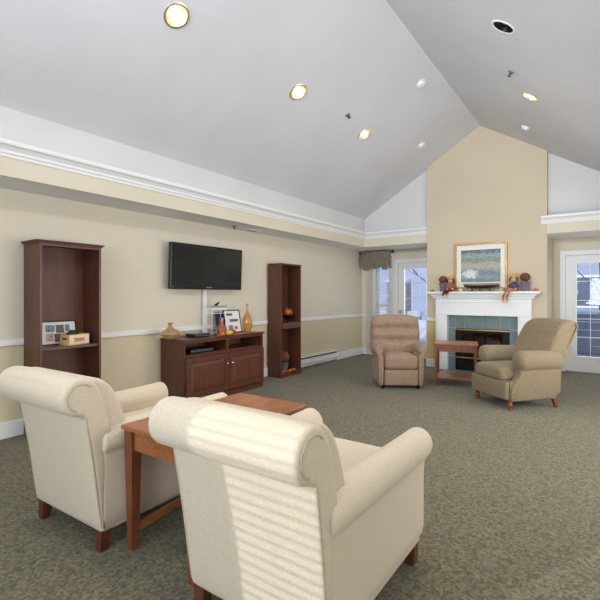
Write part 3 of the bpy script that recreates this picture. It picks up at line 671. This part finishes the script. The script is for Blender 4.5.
tag(m.build('leaf_garland', 'leafo'), 'scattered orange fabric leaves along the front of the console top', 'leaves', kind='stuff')
def leaning_frame(name, label, loc, w, h, lean, fw, matf, matp, prints):
    r = thing(name, label, 'photo frame', loc); r.rotation_euler = (0, -lean, 0)
    m = MB(); hw = w/2
    for a, b, c, d in ((-hw, -hw+fw, 0, h), (hw-fw, hw, 0, h), (-hw+fw, hw-fw, 0, fw), (-hw+fw, hw-fw, h-fw, h)): m.box(-.012, .006, a, b, c, d)
    m.build('frame', matf, r, bevel=.002)
    MB().box(-.006, .0, -hw+fw, hw-fw, fw, h-fw).build('mat_board', matp, r)
    for (a, b, c, d, mt) in prints: MB().box(.0003, .0015, a, b, c, d).build('photo', mt, r)
    return r
M['ph1'] = plain('photo_group_people', (96, 84, 80), .5, .4, 0, .6, 60); M['ph2'] = plain('photo_faces', (176, 150, 140), .5, .4, 0, .4, 50); M['ph3'] = plain('photo_outdoor', (104, 122, 132), .5, .4, 0, .5, 50)
leaning_frame('framed_photo', 'black framed white card with small photographs leaning on the console', (-4.42, 4.60, ct), .33, .335, .22, .014, 'black', 'paper',
    [(-.11, .01, .25, .285, 'ph1'), (-.06, .11, .16, .20, 'ph1'), (-.10, -.01, .05, .11, 'ph3'), (.02, .08, .05, .09, 'red')])
r = thing('booklet', 'thin navy booklet standing behind the leaning photo frame', 'booklet', (-4.53, 4.44, ct)); r.rotation_euler = (0, -.15, 0)
MB().box(-.006, -.0035, -.09, .09, 0, .30).box(.0035, .006, -.09, .09, 0, .30).build('cover', 'blue', r); MB().box(-.0034, .0034, -.088, .086, .003, .297).build('pages', 'paper', r)
pot('tall_vase', [(0, 0), (.045, 0), (.048, .01), (.048, .02), (.068, .06), (.08, .12), (.072, .18), (.045, .24), (.02, .29), (.014, .36), (.015, .40), (.02, .415), (.014, .41), (0, .39)], 'amber', 'tall amber glass bottle vase with slender neck at the right of the console', 'vase', (-4.38, 4.83, ct))

# ------------------------------------------------------------------ in the bookcases
sz = .855
leaning_frame('photo_collage', 'framed photo collage in black leaning inside the tall bookcase', (-4.53, 2.185, sz), .37, .24, .2, .010, 'black', 'paper',
    [(-.12, -.03, .13, .20, 'ph3'), (-.02, .06, .12, .20, 'ph1'), (.07, .12, .13, .20, 'ph3'), (-.12, -.05, .04, .12, 'ph2'), (-.04, .03, .03, .11, 'ph1'), (.04, .12, .03, .12, 'ph2')])
r = thing('wooden_crate', 'small pale wooden crate with red script on its label, on the bookcase shelf', 'crate', (-4.42, 2.285, sz), math.radians(12))
m = MB(); a, b, hh = .065, .118, .105
m.box(-a, a, -b, b, 0, .008); m.box(-a, -a+.008, -b, b, .008, hh); m.box(-a+.008, a-.008, -b, -b+.01, .008, hh); m.box(-a+.008, a-.008, b-.01, b, .008, hh); m.box(a-.008, a, -b, b, .008, hh); m.build('crate_body', 'crate', r, bevel=.0015)
MB().box(a+.0003, a+.0015, -b+.004, b-.004, .012, hh-.006).build('label_panel', 'label', r)
sp = []
for i in range(60):
    q = i/59; sp.append((a+.003, -.062+.12*q, .055+.018*math.sin(q*34)*(1-.4*q)))
MB().tube(sp, .0032, 5).tube([(a+.003, -.065, .032), (a+.003, .06, .036)], .0025, 5).build('script', 'red', r)
MB().box(-.03, .03, -b-.001, -b-.0003, .055, .072).build('handle_slot', 'dark', r)
pot('wicker_bowl', [(0, 0), (.05, 0), (.06, .05), (.064, .10), (.055, .13), (.03, .15), (0, .155)], 'bowl', 'dark round wicker ball standing behind the crate', 'wicker ball', (-4.545, 2.33, sz), 24) if False else None
o = MB().ell((0, 0, 0), (.045, .065, .045), 20).build('dark_pouch', 'bowl', smooth=60); o.location = (-4.42, 2.26, sz+.097); tag(o, 'dark rounded bundle lying inside the pale crate', 'bundle')
o.location.z = sz+.0085+.0455
o.scale = (1, 1, 1.55); o.location.z = sz+.0085+.0455*1.55
# autumn arrangement on the upper shelf
r = thing('flower_arrangement', 'orange and gold autumn flowers in a dark footed bowl on the narrow bookcase shelf', 'flower arrangement', (-4.45, 5.93, .895))
MB().lathe([(0, 0), (.045, 0), (.045, .008), (.018, .02), (.018, .04), (.06, .07), (.085, .11), (.08, .115), (0, .10)], 24).build('bowl', 'iron', r, smooth=50)
for mt in ('leafo', 'leafy', 'leafr'):
    m = MB()
    for i in range(34):
        th = random.uniform(0, 2*PI); ph = random.uniform(.1, 1.45); R = random.uniform(.05, .115)
        c = Vector((R*math.sin(ph)*math.cos(th)*.8, R*math.sin(ph)*math.sin(th)*1.05, .13+R*math.cos(ph)*.95)); rot = Matrix.Rotation(th, 3, 'Z') @ Matrix.Rotation(ph, 3, 'Y')
        m.ell(c, (.014, .020, .008), 8, rot)
    m.build('blossoms', mt, r, smooth=60)
ybox('book', 'thin orange book standing at the left of the autumn flowers', 'book', -4.44, 5.66, .8955, .13, .025, .17, 'orangebook')
def topiary(loc, label, group, R=.085, pr=.06, ph=.14, z0=0):
    r = thing('twig_topiary', label, 'topiary', loc, 0, group); m = MB(); seg = 48; rows = []
    for z, rr in ((0, pr*.82), (.004, pr*.84), (ph*.85, pr), (ph*.88, pr*1.12), (ph, pr*1.14), (ph, pr*.9), (ph*.8, pr*.85)):
        rows.append([m.b.verts.new((rr*(1+.035*(-1)**q)*math.cos(2*PI*q/seg), rr*(1+.035*(-1)**q)*math.sin(2*PI*q/seg), z)) for q in range(seg)])
    for a, b in zip(rows, rows[1:]):
        for q in range(seg): m.b.faces.new((a[q], a[(q+1) % seg], b[(q+1) % seg], b[q]))
    m.b.faces.new(rows[0]); m.b.faces.new(rows[-1]); m.build('pot', 'pot', r)
    MB().tube([(0, 0, ph*.8), (0, 0, ph+R*.5)], .008, 8).build('stem', 'stem', r)
    m = MB(); bmesh.ops.create_icosphere(m.b, subdivisions=4, radius=R)
    for v in m.b.verts:
        k_ = 1+.09*(math.sin(v.co.x*190)*math.sin(v.co.y*170+1)*math.sin(v.co.z*180+2))+.05*random.uniform(-1, 1); v.co *= k_; v.co.z += ph+R*.92
    m.build('twig_ball', 'twig', r); return r
topiary((-4.505, 5.88, .0605), 'brown twig ball topiary in grey pot on the bottom of the narrow bookcase', 'twig ball topiaries', .095, .075, .16)
m = MB()
for i in range(70):
    x = random.uniform(-4.395, -4.37); y = random.uniform(5.66, 6.06); a = random.uniform(0, 2*PI); L = random.uniform(.014, .026); z = .062+random.uniform(0, .035)
    m.ell((x, y, z+.008), (L, L*.6, .004), 6, Matrix.Rotation(a, 3, 'Z') @ Matrix.Rotation(random.uniform(-.8, .8), 3, 'X'))
tag(m.build('leaf_pile', 'leafo', smooth=60), 'orange fabric leaves heaped along the bottom shelf of the narrow bookcase', 'leaves', kind='stuff')

# ------------------------------------------------------------------ on the mantel
mz = 1.42; my = BF-.15
topiary((-2.46, my, mz), 'brown twig ball topiary in pleated grey pot at the left of the mantel', 'twig ball topiaries', .068, .062, .155)
topiary((-1.115, my, mz), 'brown twig ball topiary in pleated grey pot at the right of the mantel', 'twig ball topiaries', .075, .066, .16)
pumpkin('pumpkin', 'tiny orange pumpkin at the left end of the mantel', (-2.655, my, mz), .035, 'pump', 'tiny pumpkins at the mantel ends')
pumpkin('pumpkin', 'tiny orange pumpkin at the right end of the mantel', (-.96, my, mz), .04, 'pump', 'tiny pumpkins at the mantel ends')
pumpkin('gourd', 'cream gourd between the left doll and the model boat', (-2.15, my+.02, mz), .045, 'creamc'); pumpkin('gourd', 'cream gourd between the model boat and the right doll', (-1.49, my+.05, mz), .045, 'creamc')
def doll(x, label, hairm, shirt, legm, leanx, foot_drop, legx):
    r = thing('scarecrow_doll', label, 'doll', (x, BF-.19, mz), 0, 'harvest dolls sitting on the mantel')
    m = MB(); m.lathe([(0, .0), (.055, .0), (.066, .03), (.058, .09), (.040, .14), (.022, .165), (0, .17)], 20, (0, .02, .0), 1, .8); m.build('torso', shirt, r, smooth=60)
    hd = MB(); hd.ell((0, .01, .205), (.047, .043, .05), 18); hd.ell((0, -.036, .20), (.008, .008, .007), 8); h_ = hd.build('head', 'skin', r, smooth=60)
    m = MB()
    for s in (-1, 1): m.ell((s*.017, -.031, .216), (.005, .004, .006), 8)
    m.tube([(-.018, -.031, .186), (0, -.036, .181), (.018, -.031, .186)], .0022, 5); m.build('face_marks', 'black', h_)
    m = MB()
    for s in (-1, 1):
        for q in range(7): m.tube([(s*.035, .02-.008*q, .24), (s*(.055+.003*(q % 3)), .015-.008*q, .20), (s*(.052+.006*(q % 2)), .01-.008*q, .155)], [.008, .009, .005], 6)
    m.build('hair', hairm, r, smooth=60)
    MB().lathe([(0, .225), (.075, .232), (.076, .237), (.045, .246), (.04, .27), (.02, .292), (0, .296)], 22, (0, .012, 0)).build('straw_hat', 'straw', r, smooth=50)
    for s in (-1, 1):
        arm = MB().tube([(s*.038, .01, .135), (s*.072, -.012, .09), (s*.052, -.045, .05)], [.02, .019, .015], 10).build('arm', shirt, r, smooth=60)
        MB().ell((s*.046, -.053, .044), (.014, .014, .014), 10).build('hand', 'skin', arm, smooth=60)
        kx = s*.028+leanx; fx = s*.03+legx
        lg_ = MB().tube([(s*.028, -.01, .022), (s*.03+leanx*.6, -.045, .024), (kx, -.072, .014), (fx*.9+kx*.1, -.088, -foot_drop*.55), (fx, -.09, -foot_drop)], [.024, .024, .023, .019, .017], 10).build('leg', legm, r, smooth=60)
        MB().ell((fx, -.102, -foot_drop-.012), (.02, .032, .017), 12).build('shoe', 'creamc', lg_, smooth=60)
    return r
doll(-2.31, 'doll with burgundy hair and brown shirt at the left of the mantel', 'hair', 'brownc', 'burg', -.04, .075, -.09)
doll(-1.28, 'doll with red brown hair and dark plaid shirt at the right of the mantel', 'hairr', 'plaid', 'rustc', -.07, .16, -.12)
r = thing('model_boat', 'long dark green model boat with tan deck on a stand at the mantel centre', 'model boat', (-1.80, my, mz))
m = MB(); L = .29; n = 16; rows = []
for i in range(n+1):
    u = -1+2*i/n; wv = .05*(1-abs(u)**2.4)+.002; x = u*L; keel = .055+.03*abs(u)**3
    rows.append([m.b.verts.new(p) for p in ((x, -wv, .105+.012*u*u), (x, -wv*.7, .08), (x, 0, keel), (x, wv*.7, .08), (x, wv, .105+.012*u*u))])
for a, b in zip(rows, rows[1:]):
    for q in range(4): m.b.faces.new((a[q], a[q+1], b[q+1], b[q]))
    m.b.faces.new((a[4], a[0], b[0], b[4]))
m.b.faces.new(rows[0]); m.b.faces.new(rows[-1]); m.build('hull', 'boatg', r, smooth=30)
MB().box(-.30, .29, -.052, .052, .119, .142).build('deck', 'boatw', r, bevel=.004)
m = MB(); m.box(-.22, .22, -.045, .045, 0, .015)
for x in (-.15, -.02, .14): m.box(x-.006, x+.006, -.03, .03, .015, .078)
m.build('stand', 'boatg', r)

# ------------------------------------------------------------------ cream armchairs (local: front is -y)
def armchair(label, loc, rz):
    r = thing('armchair', label, 'armchair', loc, rz, 'cream rolled back armchairs by the side table')
    # seat box
    MB().pillow(-.345, .345, -.44, .40, .115, .40, .02, n=8).build('seat_base', 'linen', r, smooth=60)
    # backrest with its rolled top: y,z profile
    cy, cz, R = .575, .842, .096
    roll = [(cy+R*math.cos(a), cz+R*math.sin(a)) for a in [math.radians(-68+q*14) for q in range(14)]]
    prof = [(.44, .115), (.462, .115), (.475, .25), (.497, .42), (.522, .58), (.543, .69), (.552, .74)]+roll+[(.50, .912), (.46, .85), (.42, .72), (.385, .55), (.36, .38), (.35, .115)]
    def tp(a, y, z):
        kx = 1.0
        wd = .350+.014*(z-.12)/.8
        sag = .008*(1-(a/.36)**2) if z > .9 else 0
        return a*wd/.36, y, z+sag
    m = MB(); m.puff(chaikin(prof, 2), -.36, .36, .022, taper=tp); bk = m.build('backrest', 'linen', r, smooth=70)
    # side piping of the scroll
    for s in (-1, 1):
        pts = [(.458, .14), (.475, .25), (.497, .42), (.522, .58), (.543, .70), (.55, .745)]
        P = [(s*(tp(.36, y, z)[0]-.008), y-.004, z) for y, z in pts]
        MB().tube(P, .0055, 8).build('piping', 'pipe', bk, smooth=60)
        rr = R-.028; P = [(s*(.3625+.014*rr*math.sin(a)/.8), cy+rr*math.cos(a), cz+rr*math.sin(a)) for a in [math.radians(-70+q*13) for q in range(17)]]
        MB().tube(P, .0045, 8).build('piping', 'pipe', bk, smooth=60)
    # back cushion wrapped over the front
    prof = [(.40, .36), (.43, .55), (.47, .72), (.52, .85), (.58, .885), (.575, .918), (.50, .928), (.43, .910), (.365, .84), (.31, .70), (.27, .55), (.25, .42), (.27, .37)]
    m = MB(); m.puff(chaikin(prof, 2), -.334, .334, .03, taper=lambda a, y, z: (a, y-.025*(1-(a/.33)**2)*(1 if y < .4 else 0), z)); m.build('back_cushion', 'linen', r, smooth=70)
    # seat cushion
    MB().pillow(-.255, .255, -.47, .27, .405, .535, .04, crown=.02, n=12).build('seat_cushion', 'linen', r, smooth=70)
    # arms: x,z profile (right side), mirrored for the left
    for s in (-1, 1):
        cx, cz2, R2 = .318, .590, .078
        arc = [(cx+R2*math.cos(a), cz2+R2*math.sin(a)) for a in [math.radians(-50+q*20) for q in range(14)]]
        prof = [(.25, .115), (.355, .115), (.356, .30), (.356, .45), (.360, .51)]+arc+[(.25, .50), (.25, .40)]
        prof = [(s*x, z) for x, z in prof]
        def ta(a, x, z, s=s):
            # arm swells and flares a little to the front, narrows where it meets the back
            f = max(0, min(1, (a+.46)/.9)); k_ = max(0, (z-.50))/.17
            return a, x+s*k_*(.012*(1-f)-.035*f*f), z+k_*(.012*(1-f)**2-.0*f)
        m = MB(); m.puff(chaikin(prof, 2), -.462, .458, .02, axis='y', taper=ta); m.build('armrest', 'linen', r, smooth=70)
    # hem welt
    MB().tube([(-.337, -.428, .119), (.337, -.428, .119), (.340, .44, .119), (-.340, .44, .119)], .006, 8, True).build('hem_welt', 'pipe', r, smooth=60)
    for x in (-.305, .305):
        for y in (-.40, .42):
            MB().taper(x, y, 0, .125, .046, .064, dx=(.0), dy=(.012 if y > 0 else -.004)).build('leg', 'leg', r, bevel=.003)
    return r
armchair('cream armchair seen from behind at the left edge, left of the wooden side table', (-2.505, 1.70, 0), PI+.02)
armchair('cream armchair in the right foreground with sunlight stripes across its back', (-1.118, 1.715, 0), PI)

# side table between them (front edge y 1.335)
r = thing('side_table', 'reddish cherry side table with arched stretchers between the two cream armchairs', 'table', (-1.828, 1.80, 0), .006)
hx, hy, H = .285, .465, .665
MB().box(-hx, hx, -hy, hy, H-.024, H).build('table_top', 'oak', r, bevel=.005, seg=3)
lx, ly = hx-.045, hy-.045
for sx in (-1, 1):
    for sy in (-1, 1): MB().taper(sx*lx, sy*ly, 0, H-.0245, .042, .066).build('leg', 'oakz', r, bevel=.002)
m = MB()
for s in (-1, 1): m.box(s*(lx+.005)-.011, s*(lx+.005)+.011, -ly+.032, ly-.032, H-.13, H-.0245); m.box(-lx+.032, lx-.032, s*(ly+.005)-.011, s*(ly+.005)+.011, H-.13, H-.0245)
m.build('apron', 'oak', r, bevel=.002)
for s in (-1, 1):
    m = MB(); n = 16; rows = []
    for i in range(n+1):
        u = -1+2*i/n; y = u*(ly-.022); zt = .155-.035*u*u; zb = .115-.035*u*u
        rows.append([m.b.verts.new(p) for p in ((s*lx-.01, y, zb), (s*lx+.01, y, zb), (s*lx+.01, y, zt), (s*lx-.01, y, zt))])
    for a, b in zip(rows, rows[1:]):
        for q in range(4): m.b.faces.new((a[q], a[(q+1) % 4], b[(q+1) % 4], b[q]))
    m.b.faces.new(rows[0]); m.b.faces.new(rows[-1]); m.build('stretcher', 'oak', r)
m = MB(); m.box(-lx+.011, lx-.011, -.03, .03, .12, .145); m.build('cross_stretcher', 'oak', r)

# ------------------------------------------------------------------ tufted tan recliner (local front -y), faces the camera
r = thing('tufted_recliner', 'tan recliner with button tufted back, left of the small end table', 'recliner', (-2.62, 6.245, 0), math.radians(35.3-2)); r.scale = (.91, .95, 1.01)
MB().pillow(-.345, .345, -.30, .36, .035, .30, .02, n=8).build('base', 'tan', r, smooth=60)
for s in (-1, 1):
    arc = [(s*(.345+.072*math.cos(a)), .555+.072*math.sin(a)) for a in [math.radians(-60+q*20) for q in range(16)]]
    prof = [(s*.27, .04), (s*.355, .04), (s*.36, .30), (s*.365, .47)]+arc+[(s*.27, .48), (s*.268, .3)]
    m = MB(); m.puff(chaikin(prof, 2), -.37, .34, .03, axis='y'); m.build('armrest', 'tan', r, smooth=70)
MB().pillow(-.262, .262, -.385, -.3, .055, .275, .015, n=8, crown_y=.01).build('footrest', 'tan', r, smooth=60)
MB().pillow(-.262, .262, -.40, .24, .285, .475, .05, crown=.02, n=12).build('seat_cushion', 'tan', r, smooth=70)
MB().box(-.26, .26, -.372, -.30, .274, .288).build('welt', 'tanseam', r)
def tuft(q, p):
    # q: offset from centre; front face is p.y=-1.
    if p[1] < 0:
        f = -p[1]; dz = 0
        for bx, bz in ((-.16, .10), (0, .24), (.16, .10), (0, .10), (-.08, -.08), (.08, -.08)):
            dd = ((q.x-bx)**2+(q.z-bz)**2*1.6)/.0042; dz += .035*math.exp(-dd)
        for lz in (.10, -.08): dz += .045*math.exp(-((q.z-lz)/.035)**2)
        q.y += f*dz
    wd = 1+.06*(p[2])*0-.10*max(0, p[2])**3
    q.x *= wd; q.z += -.03*(p[0]**2)*max(0, p[2])
    q.y += .30*(q.z+.3)*.55
    return q
bk = MB().pillow(-.415, .415, .04, .24, .44, 1.045, .07, n=30, crown_y=.03, fn=tuft).build('backrest', 'tan', r, smooth=80)
for bx, bz in ((-.16, .10), (0, .24), (.16, .10), (0, .10), (-.08, -.08), (.08, -.08)):
    z = .7425+bz; MB().ell((bx, .03+.30*(bz+.3)*.55+.05, z-.0), (.010, .008, .010), 10).build('button', 'tan', bk, smooth=60)
for x in (-.28, .28):
    for y in (-.30, .30): MB().lathe([(0, 0), (.02, 0), (.024, .035), (0, .035)], 12, (x, y, 0)).build('foot', 'black', r)

# ------------------------------------------------------------------ olive recliner
r = thing('pushback_recliner', 'olive recliner with rolled arms, tilted back and turned wooden feet, right of the fireplace', 'recliner', (-.945, 6.045, 0), math.radians(-41)); r.scale = (.96, .90, 1.01)
MB().pillow(-.345, .345, -.40, .34, .105, .33, .02, n=8).build('base', 'olive', r, smooth=60)
for s in (-1, 1):
    # flared rolled arm: lower panel and fat roll
    prof = [(-.37, .105), (.36, .13), (.37, .30), (.385, .50), (.30, .56), (-.20, .57), (-.27, .52), (-.27, .40), (-.34, .33), (-.40, .25), (-.40, .12)]
    x0, x1 = sorted((s*.27, s*.375)); m = MB(); m.puff(chaikin(prof, 2), x0, x1, .02); pn = m.build('side_panel', 'olive', r, smooth=60)
    m = MB(); n = 20; rows = []
    for i in range(n+1):
        u = i/n; y = -.30+.68*u; cz_ = .575-.01*u-.06*max(0, u-.5)**2; rr = .110-.006*u
        if i == 0: rr *= .55
        if i == 1: rr *= .92
        if i == n: rr *= .6
        rows.append([m.b.verts.new((s*(.335-.02*u)+rr*1.0*math.cos(2*PI*q/24), y, cz_+rr*1.08*math.sin(2*PI*q/24))) for q in range(24)])
    for a, b in zip(rows, rows[1:]):
        for q in range(24): m.b.faces.new((a[q], a[(q+1) % 24], b[(q+1) % 24], b[q]))
    m.b.faces.new(rows[0]); m.b.faces.new(rows[-1]); m.build('armrest', 'olive', r, smooth=70)
MB().pillow(-.335, .335, -.46, -.40, .125, .335, .015, n=8, crown_y=.012).build('footrest', 'olive', r, smooth=60)
MB().pillow(-.265, .265, -.47, .20, .335, .49, .05, crown=.025, n=12).build('seat_cushion', 'olive', r, smooth=70)
MB().box(-.33, .33, -.435, -.38, .326, .342).build('welt', 'oliveseam', r)
# reclined back: profile in y,z
prof = [(.12, .42), (.30, .36), (.42, .44), (.52, .60), (.66, .84), (.74, .96), (.70, 1.02), (.62, 1.03), (.52, 1.02), (.42, .96), (.30, .78), (.18, .58)]
m = MB(); m.puff(chaikin(prof, 2), -.36, .36, .05, taper=lambda a, y, z: (a*(1-.10*max(0, min(1, (z-.5)/.5))) if True else a, y-.03*(1-(a/.36)**2)*(1 if z < .96 else .5), z+.02*(1-(a/.36)**2)*(z > .9))); bk = m.build('backrest', 'olive', r, smooth=70)
for s in (-1, 1): MB().tube([(s*.338, y, z) for y, z in ((.40, .53), (.47, .66), (.57, .82), (.66, .955), (.64, 1.0))], .007, 8).build('welt', 'oliveseam', bk, smooth=60)
TURN = [(0, 0), (.018, 0), (.022, .01), (.018, .022), (.024, .03), (.033, .055), (.034, .075), (.026, .085), (.034, .095), (.034, .11), (0, .11)]
for x in (-.31, .31):
    MB().lathe(TURN, 20, (x, -.375, 0)).build('foot', 'foot', r, smooth=50)
    m = MB(); m.taper(x, .30, 0, .125, .04, .05, dy=.05); m.build('foot', 'foot', r, bevel=.004)
MB().tube([(.383, .05, .36), (.40, .05, .36), (.405, .05, .36)], .012, 8).build('release_button', 'oliveseam', r) if False else None

# ------------------------------------------------------------------ end table between the recliners
r = thing('end_table', 'small cherry end table with lower shelf between the two recliners', 'table', (-1.895, 6.80, 0), math.radians(14))
hx, hy, H = .31, .27, .635
MB().box(-hx, hx, -hy, hy, H-.02, H).build('table_top', 'oak', r, bevel=.004)
for sx in (-1, 1):
    for sy in (-1, 1): MB().taper(sx*(hx-.035), sy*(hy-.035), 0, H-.0205, .026, .044).build('leg', 'oakz', r, bevel=.002)
m = MB()
for s in (-1, 1): m.box(s*(hx-.03)-.009, s*(hx-.03)+.009, -hy+.06, hy-.06, H-.12, H-.0205); m.box(-hx+.06, hx-.06, s*(hy-.03)-.009, s*(hy-.03)+.009, H-.12, H-.0205)
m.build('apron', 'oakz', r)
MB().box(-hx+.03, hx-.03, -hy+.03, hy-.03, .11, .128).build('shelf', 'oak', r, bevel=.002)

# ------------------------------------------------------------------ outdoors beyond the glass doors
struct(MB().box(-30, 30, BY+T+.001, 60, -.35, -.12).box(-30, LX-T-.01, -20, BY+T, -.35, -.12).box(RX+T+.01, 30, -20, BY+T, -.35, -.12).box(LX-T-.01, RX+T+.01, -20, RY-T-.01, -.35, -.12), 'ground', 'snow')
struct(MB().box(-5.2, 2.2, BY+T+.002, 12.4, -.119, -.03), 'patio', 'slate')
r = thing('patio_wall', 'slate blue boarded patio wall with snow capping beyond the right glass door', 'wall', (-.1, 12.3, -.03))
m = MB()
for i in range(5): m.box(-1.7, 2.0, -.03, .03, .005+.19*i, .18+.19*i)
m.build('boards', 'slate', r); MB().box(-1.72, 2.02, -.09, .09, .955, 1.03).build('snow_cap', 'snow', r, bevel=.02)
m = MB()
for x in (-1.6, 0.2, 1.9): m.box(x-.05, x+.05, .035, .13, 0, .95)
m.build('post', 'slate', r)
r = thing('neighbour_house', 'pale sided house with snowy roof seen through the glass doors', 'house', (-3, 24, -.12))
m = MB(); m.box(-9, 7, 0, 8, 0, 5.2)
for i in range(26): m.box(-9.01, 7.01, -.02, 0, .2*i, .2*i+.17)
m.build('wall', 'siding', r)
for x in (-7.5, -5.2, -2.9, -.6, 1.7, 3.9, 5.7):
    for z in (1.0, 3.3):
        wf = MB().box(x-.1, x+1.1, -.1, -.021, z-.1, z+1.4).build('window_frame', 'trim', r); MB().box(x, x+1.0, -.12, -.101, z, z+1.3).build('pane', 'extwin', wf)
m = MB(); m.poly([(-9.5, -.6, 5.1), (7.5, -.6, 5.1), (7.5, 4, 7.6), (-9.5, 4, 7.6)]); m.poly([(-9.5, 8.6, 5.1), (7.5, 8.6, 5.1), (7.5, 4, 7.6), (-9.5, 4, 7.6)]); m.build('roof', 'snow', r)
for x0, nm in ((-8.4, 'grey brick garden wall'), ):
    r = thing('garden_wall', 'brownish brick pier and low wall capped with snow beyond the left glass door', 'wall', (-6.0, 14, -.12))
    MB().box(-1.6, .9, 0, .25, 0, .75).box(-.2, .5, -.1, .35, 0, 1.9).build('brickwork', 'brick', r); MB().box(-1.65, .95, -.05, .3, .75, .95).box(-.25, .55, -.15, .4, 1.9, 2.02).build('snow_cap', 'snow', r, bevel=.05)
def bush(x, y, s, label):
    m = MB(); bmesh.ops.create_icosphere(m.b, subdivisions=4, radius=s)
    for v in m.b.verts:
        v.co *= 1+.12*math.sin(v.co.x*9/s+x)*math.sin(v.co.y*8/s)*math.sin(v.co.z*9/s); v.co.z = v.co.z*.8+s*.55
        if v.co.z < 0: v.co.z = 0
    o = m.build('snowy_bush', 'snow', smooth=0)
    for p in o.data.polygons: p.use_smooth = True
    o.location = (x, y, -.12); tag(o, label, 'bush', 'snow covered bushes outdoors')
bush(-4.4, 12.9, .55, 'rounded snow covered bush low behind the left glass door'); bush(-5.9, 12.9, .5, 'snow covered bush behind the blind window')
bush(-.9, 15.5, .75, 'snow covered bush left above the patio wall'); bush(.7, 16.5, .8, 'snow covered bush to the right above the patio wall')
def tree(x, y, h, label, sd_):
    rnd = random.Random(sd_); r = thing('bare_tree', label, 'tree', (x, y, -.12), 0, 'bare trees outdoors'); pts = [(0, 0, 0), (.05, 0, h*.35), (-.05, .1, h*.7), (0, 0, h)]
    MB().tube(pts, [.11, .09, .06, .02], 8).build('trunk', 'bark', r, smooth=60); m = MB()
    for i in range(26):
        z = h*rnd.uniform(.25, .95); a = rnd.uniform(0, 2*PI); L = (h-z)*.5+.4; p = Vector((0, 0, z)); e = p+Vector((math.cos(a)*L, math.sin(a)*L, L*.7)); md = (p+e)/2+Vector((0, 0, .1)); m.tube([p, md, e], [.03, .02, .006], 6)
        for q in range(3):
            b = a+rnd.uniform(-.9, .9); e2 = md+Vector((math.cos(b)*L*.4, math.sin(b)*L*.4, L*.4)); m.tube([md, e2], [.012, .004], 5)
    m.build('branches', 'bark', r)
tree(-5.0, 17, 5, 'bare winter tree seen through the left glass door', 1); tree(-.2, 19, 5.5, 'bare winter tree seen through the right glass door', 2)
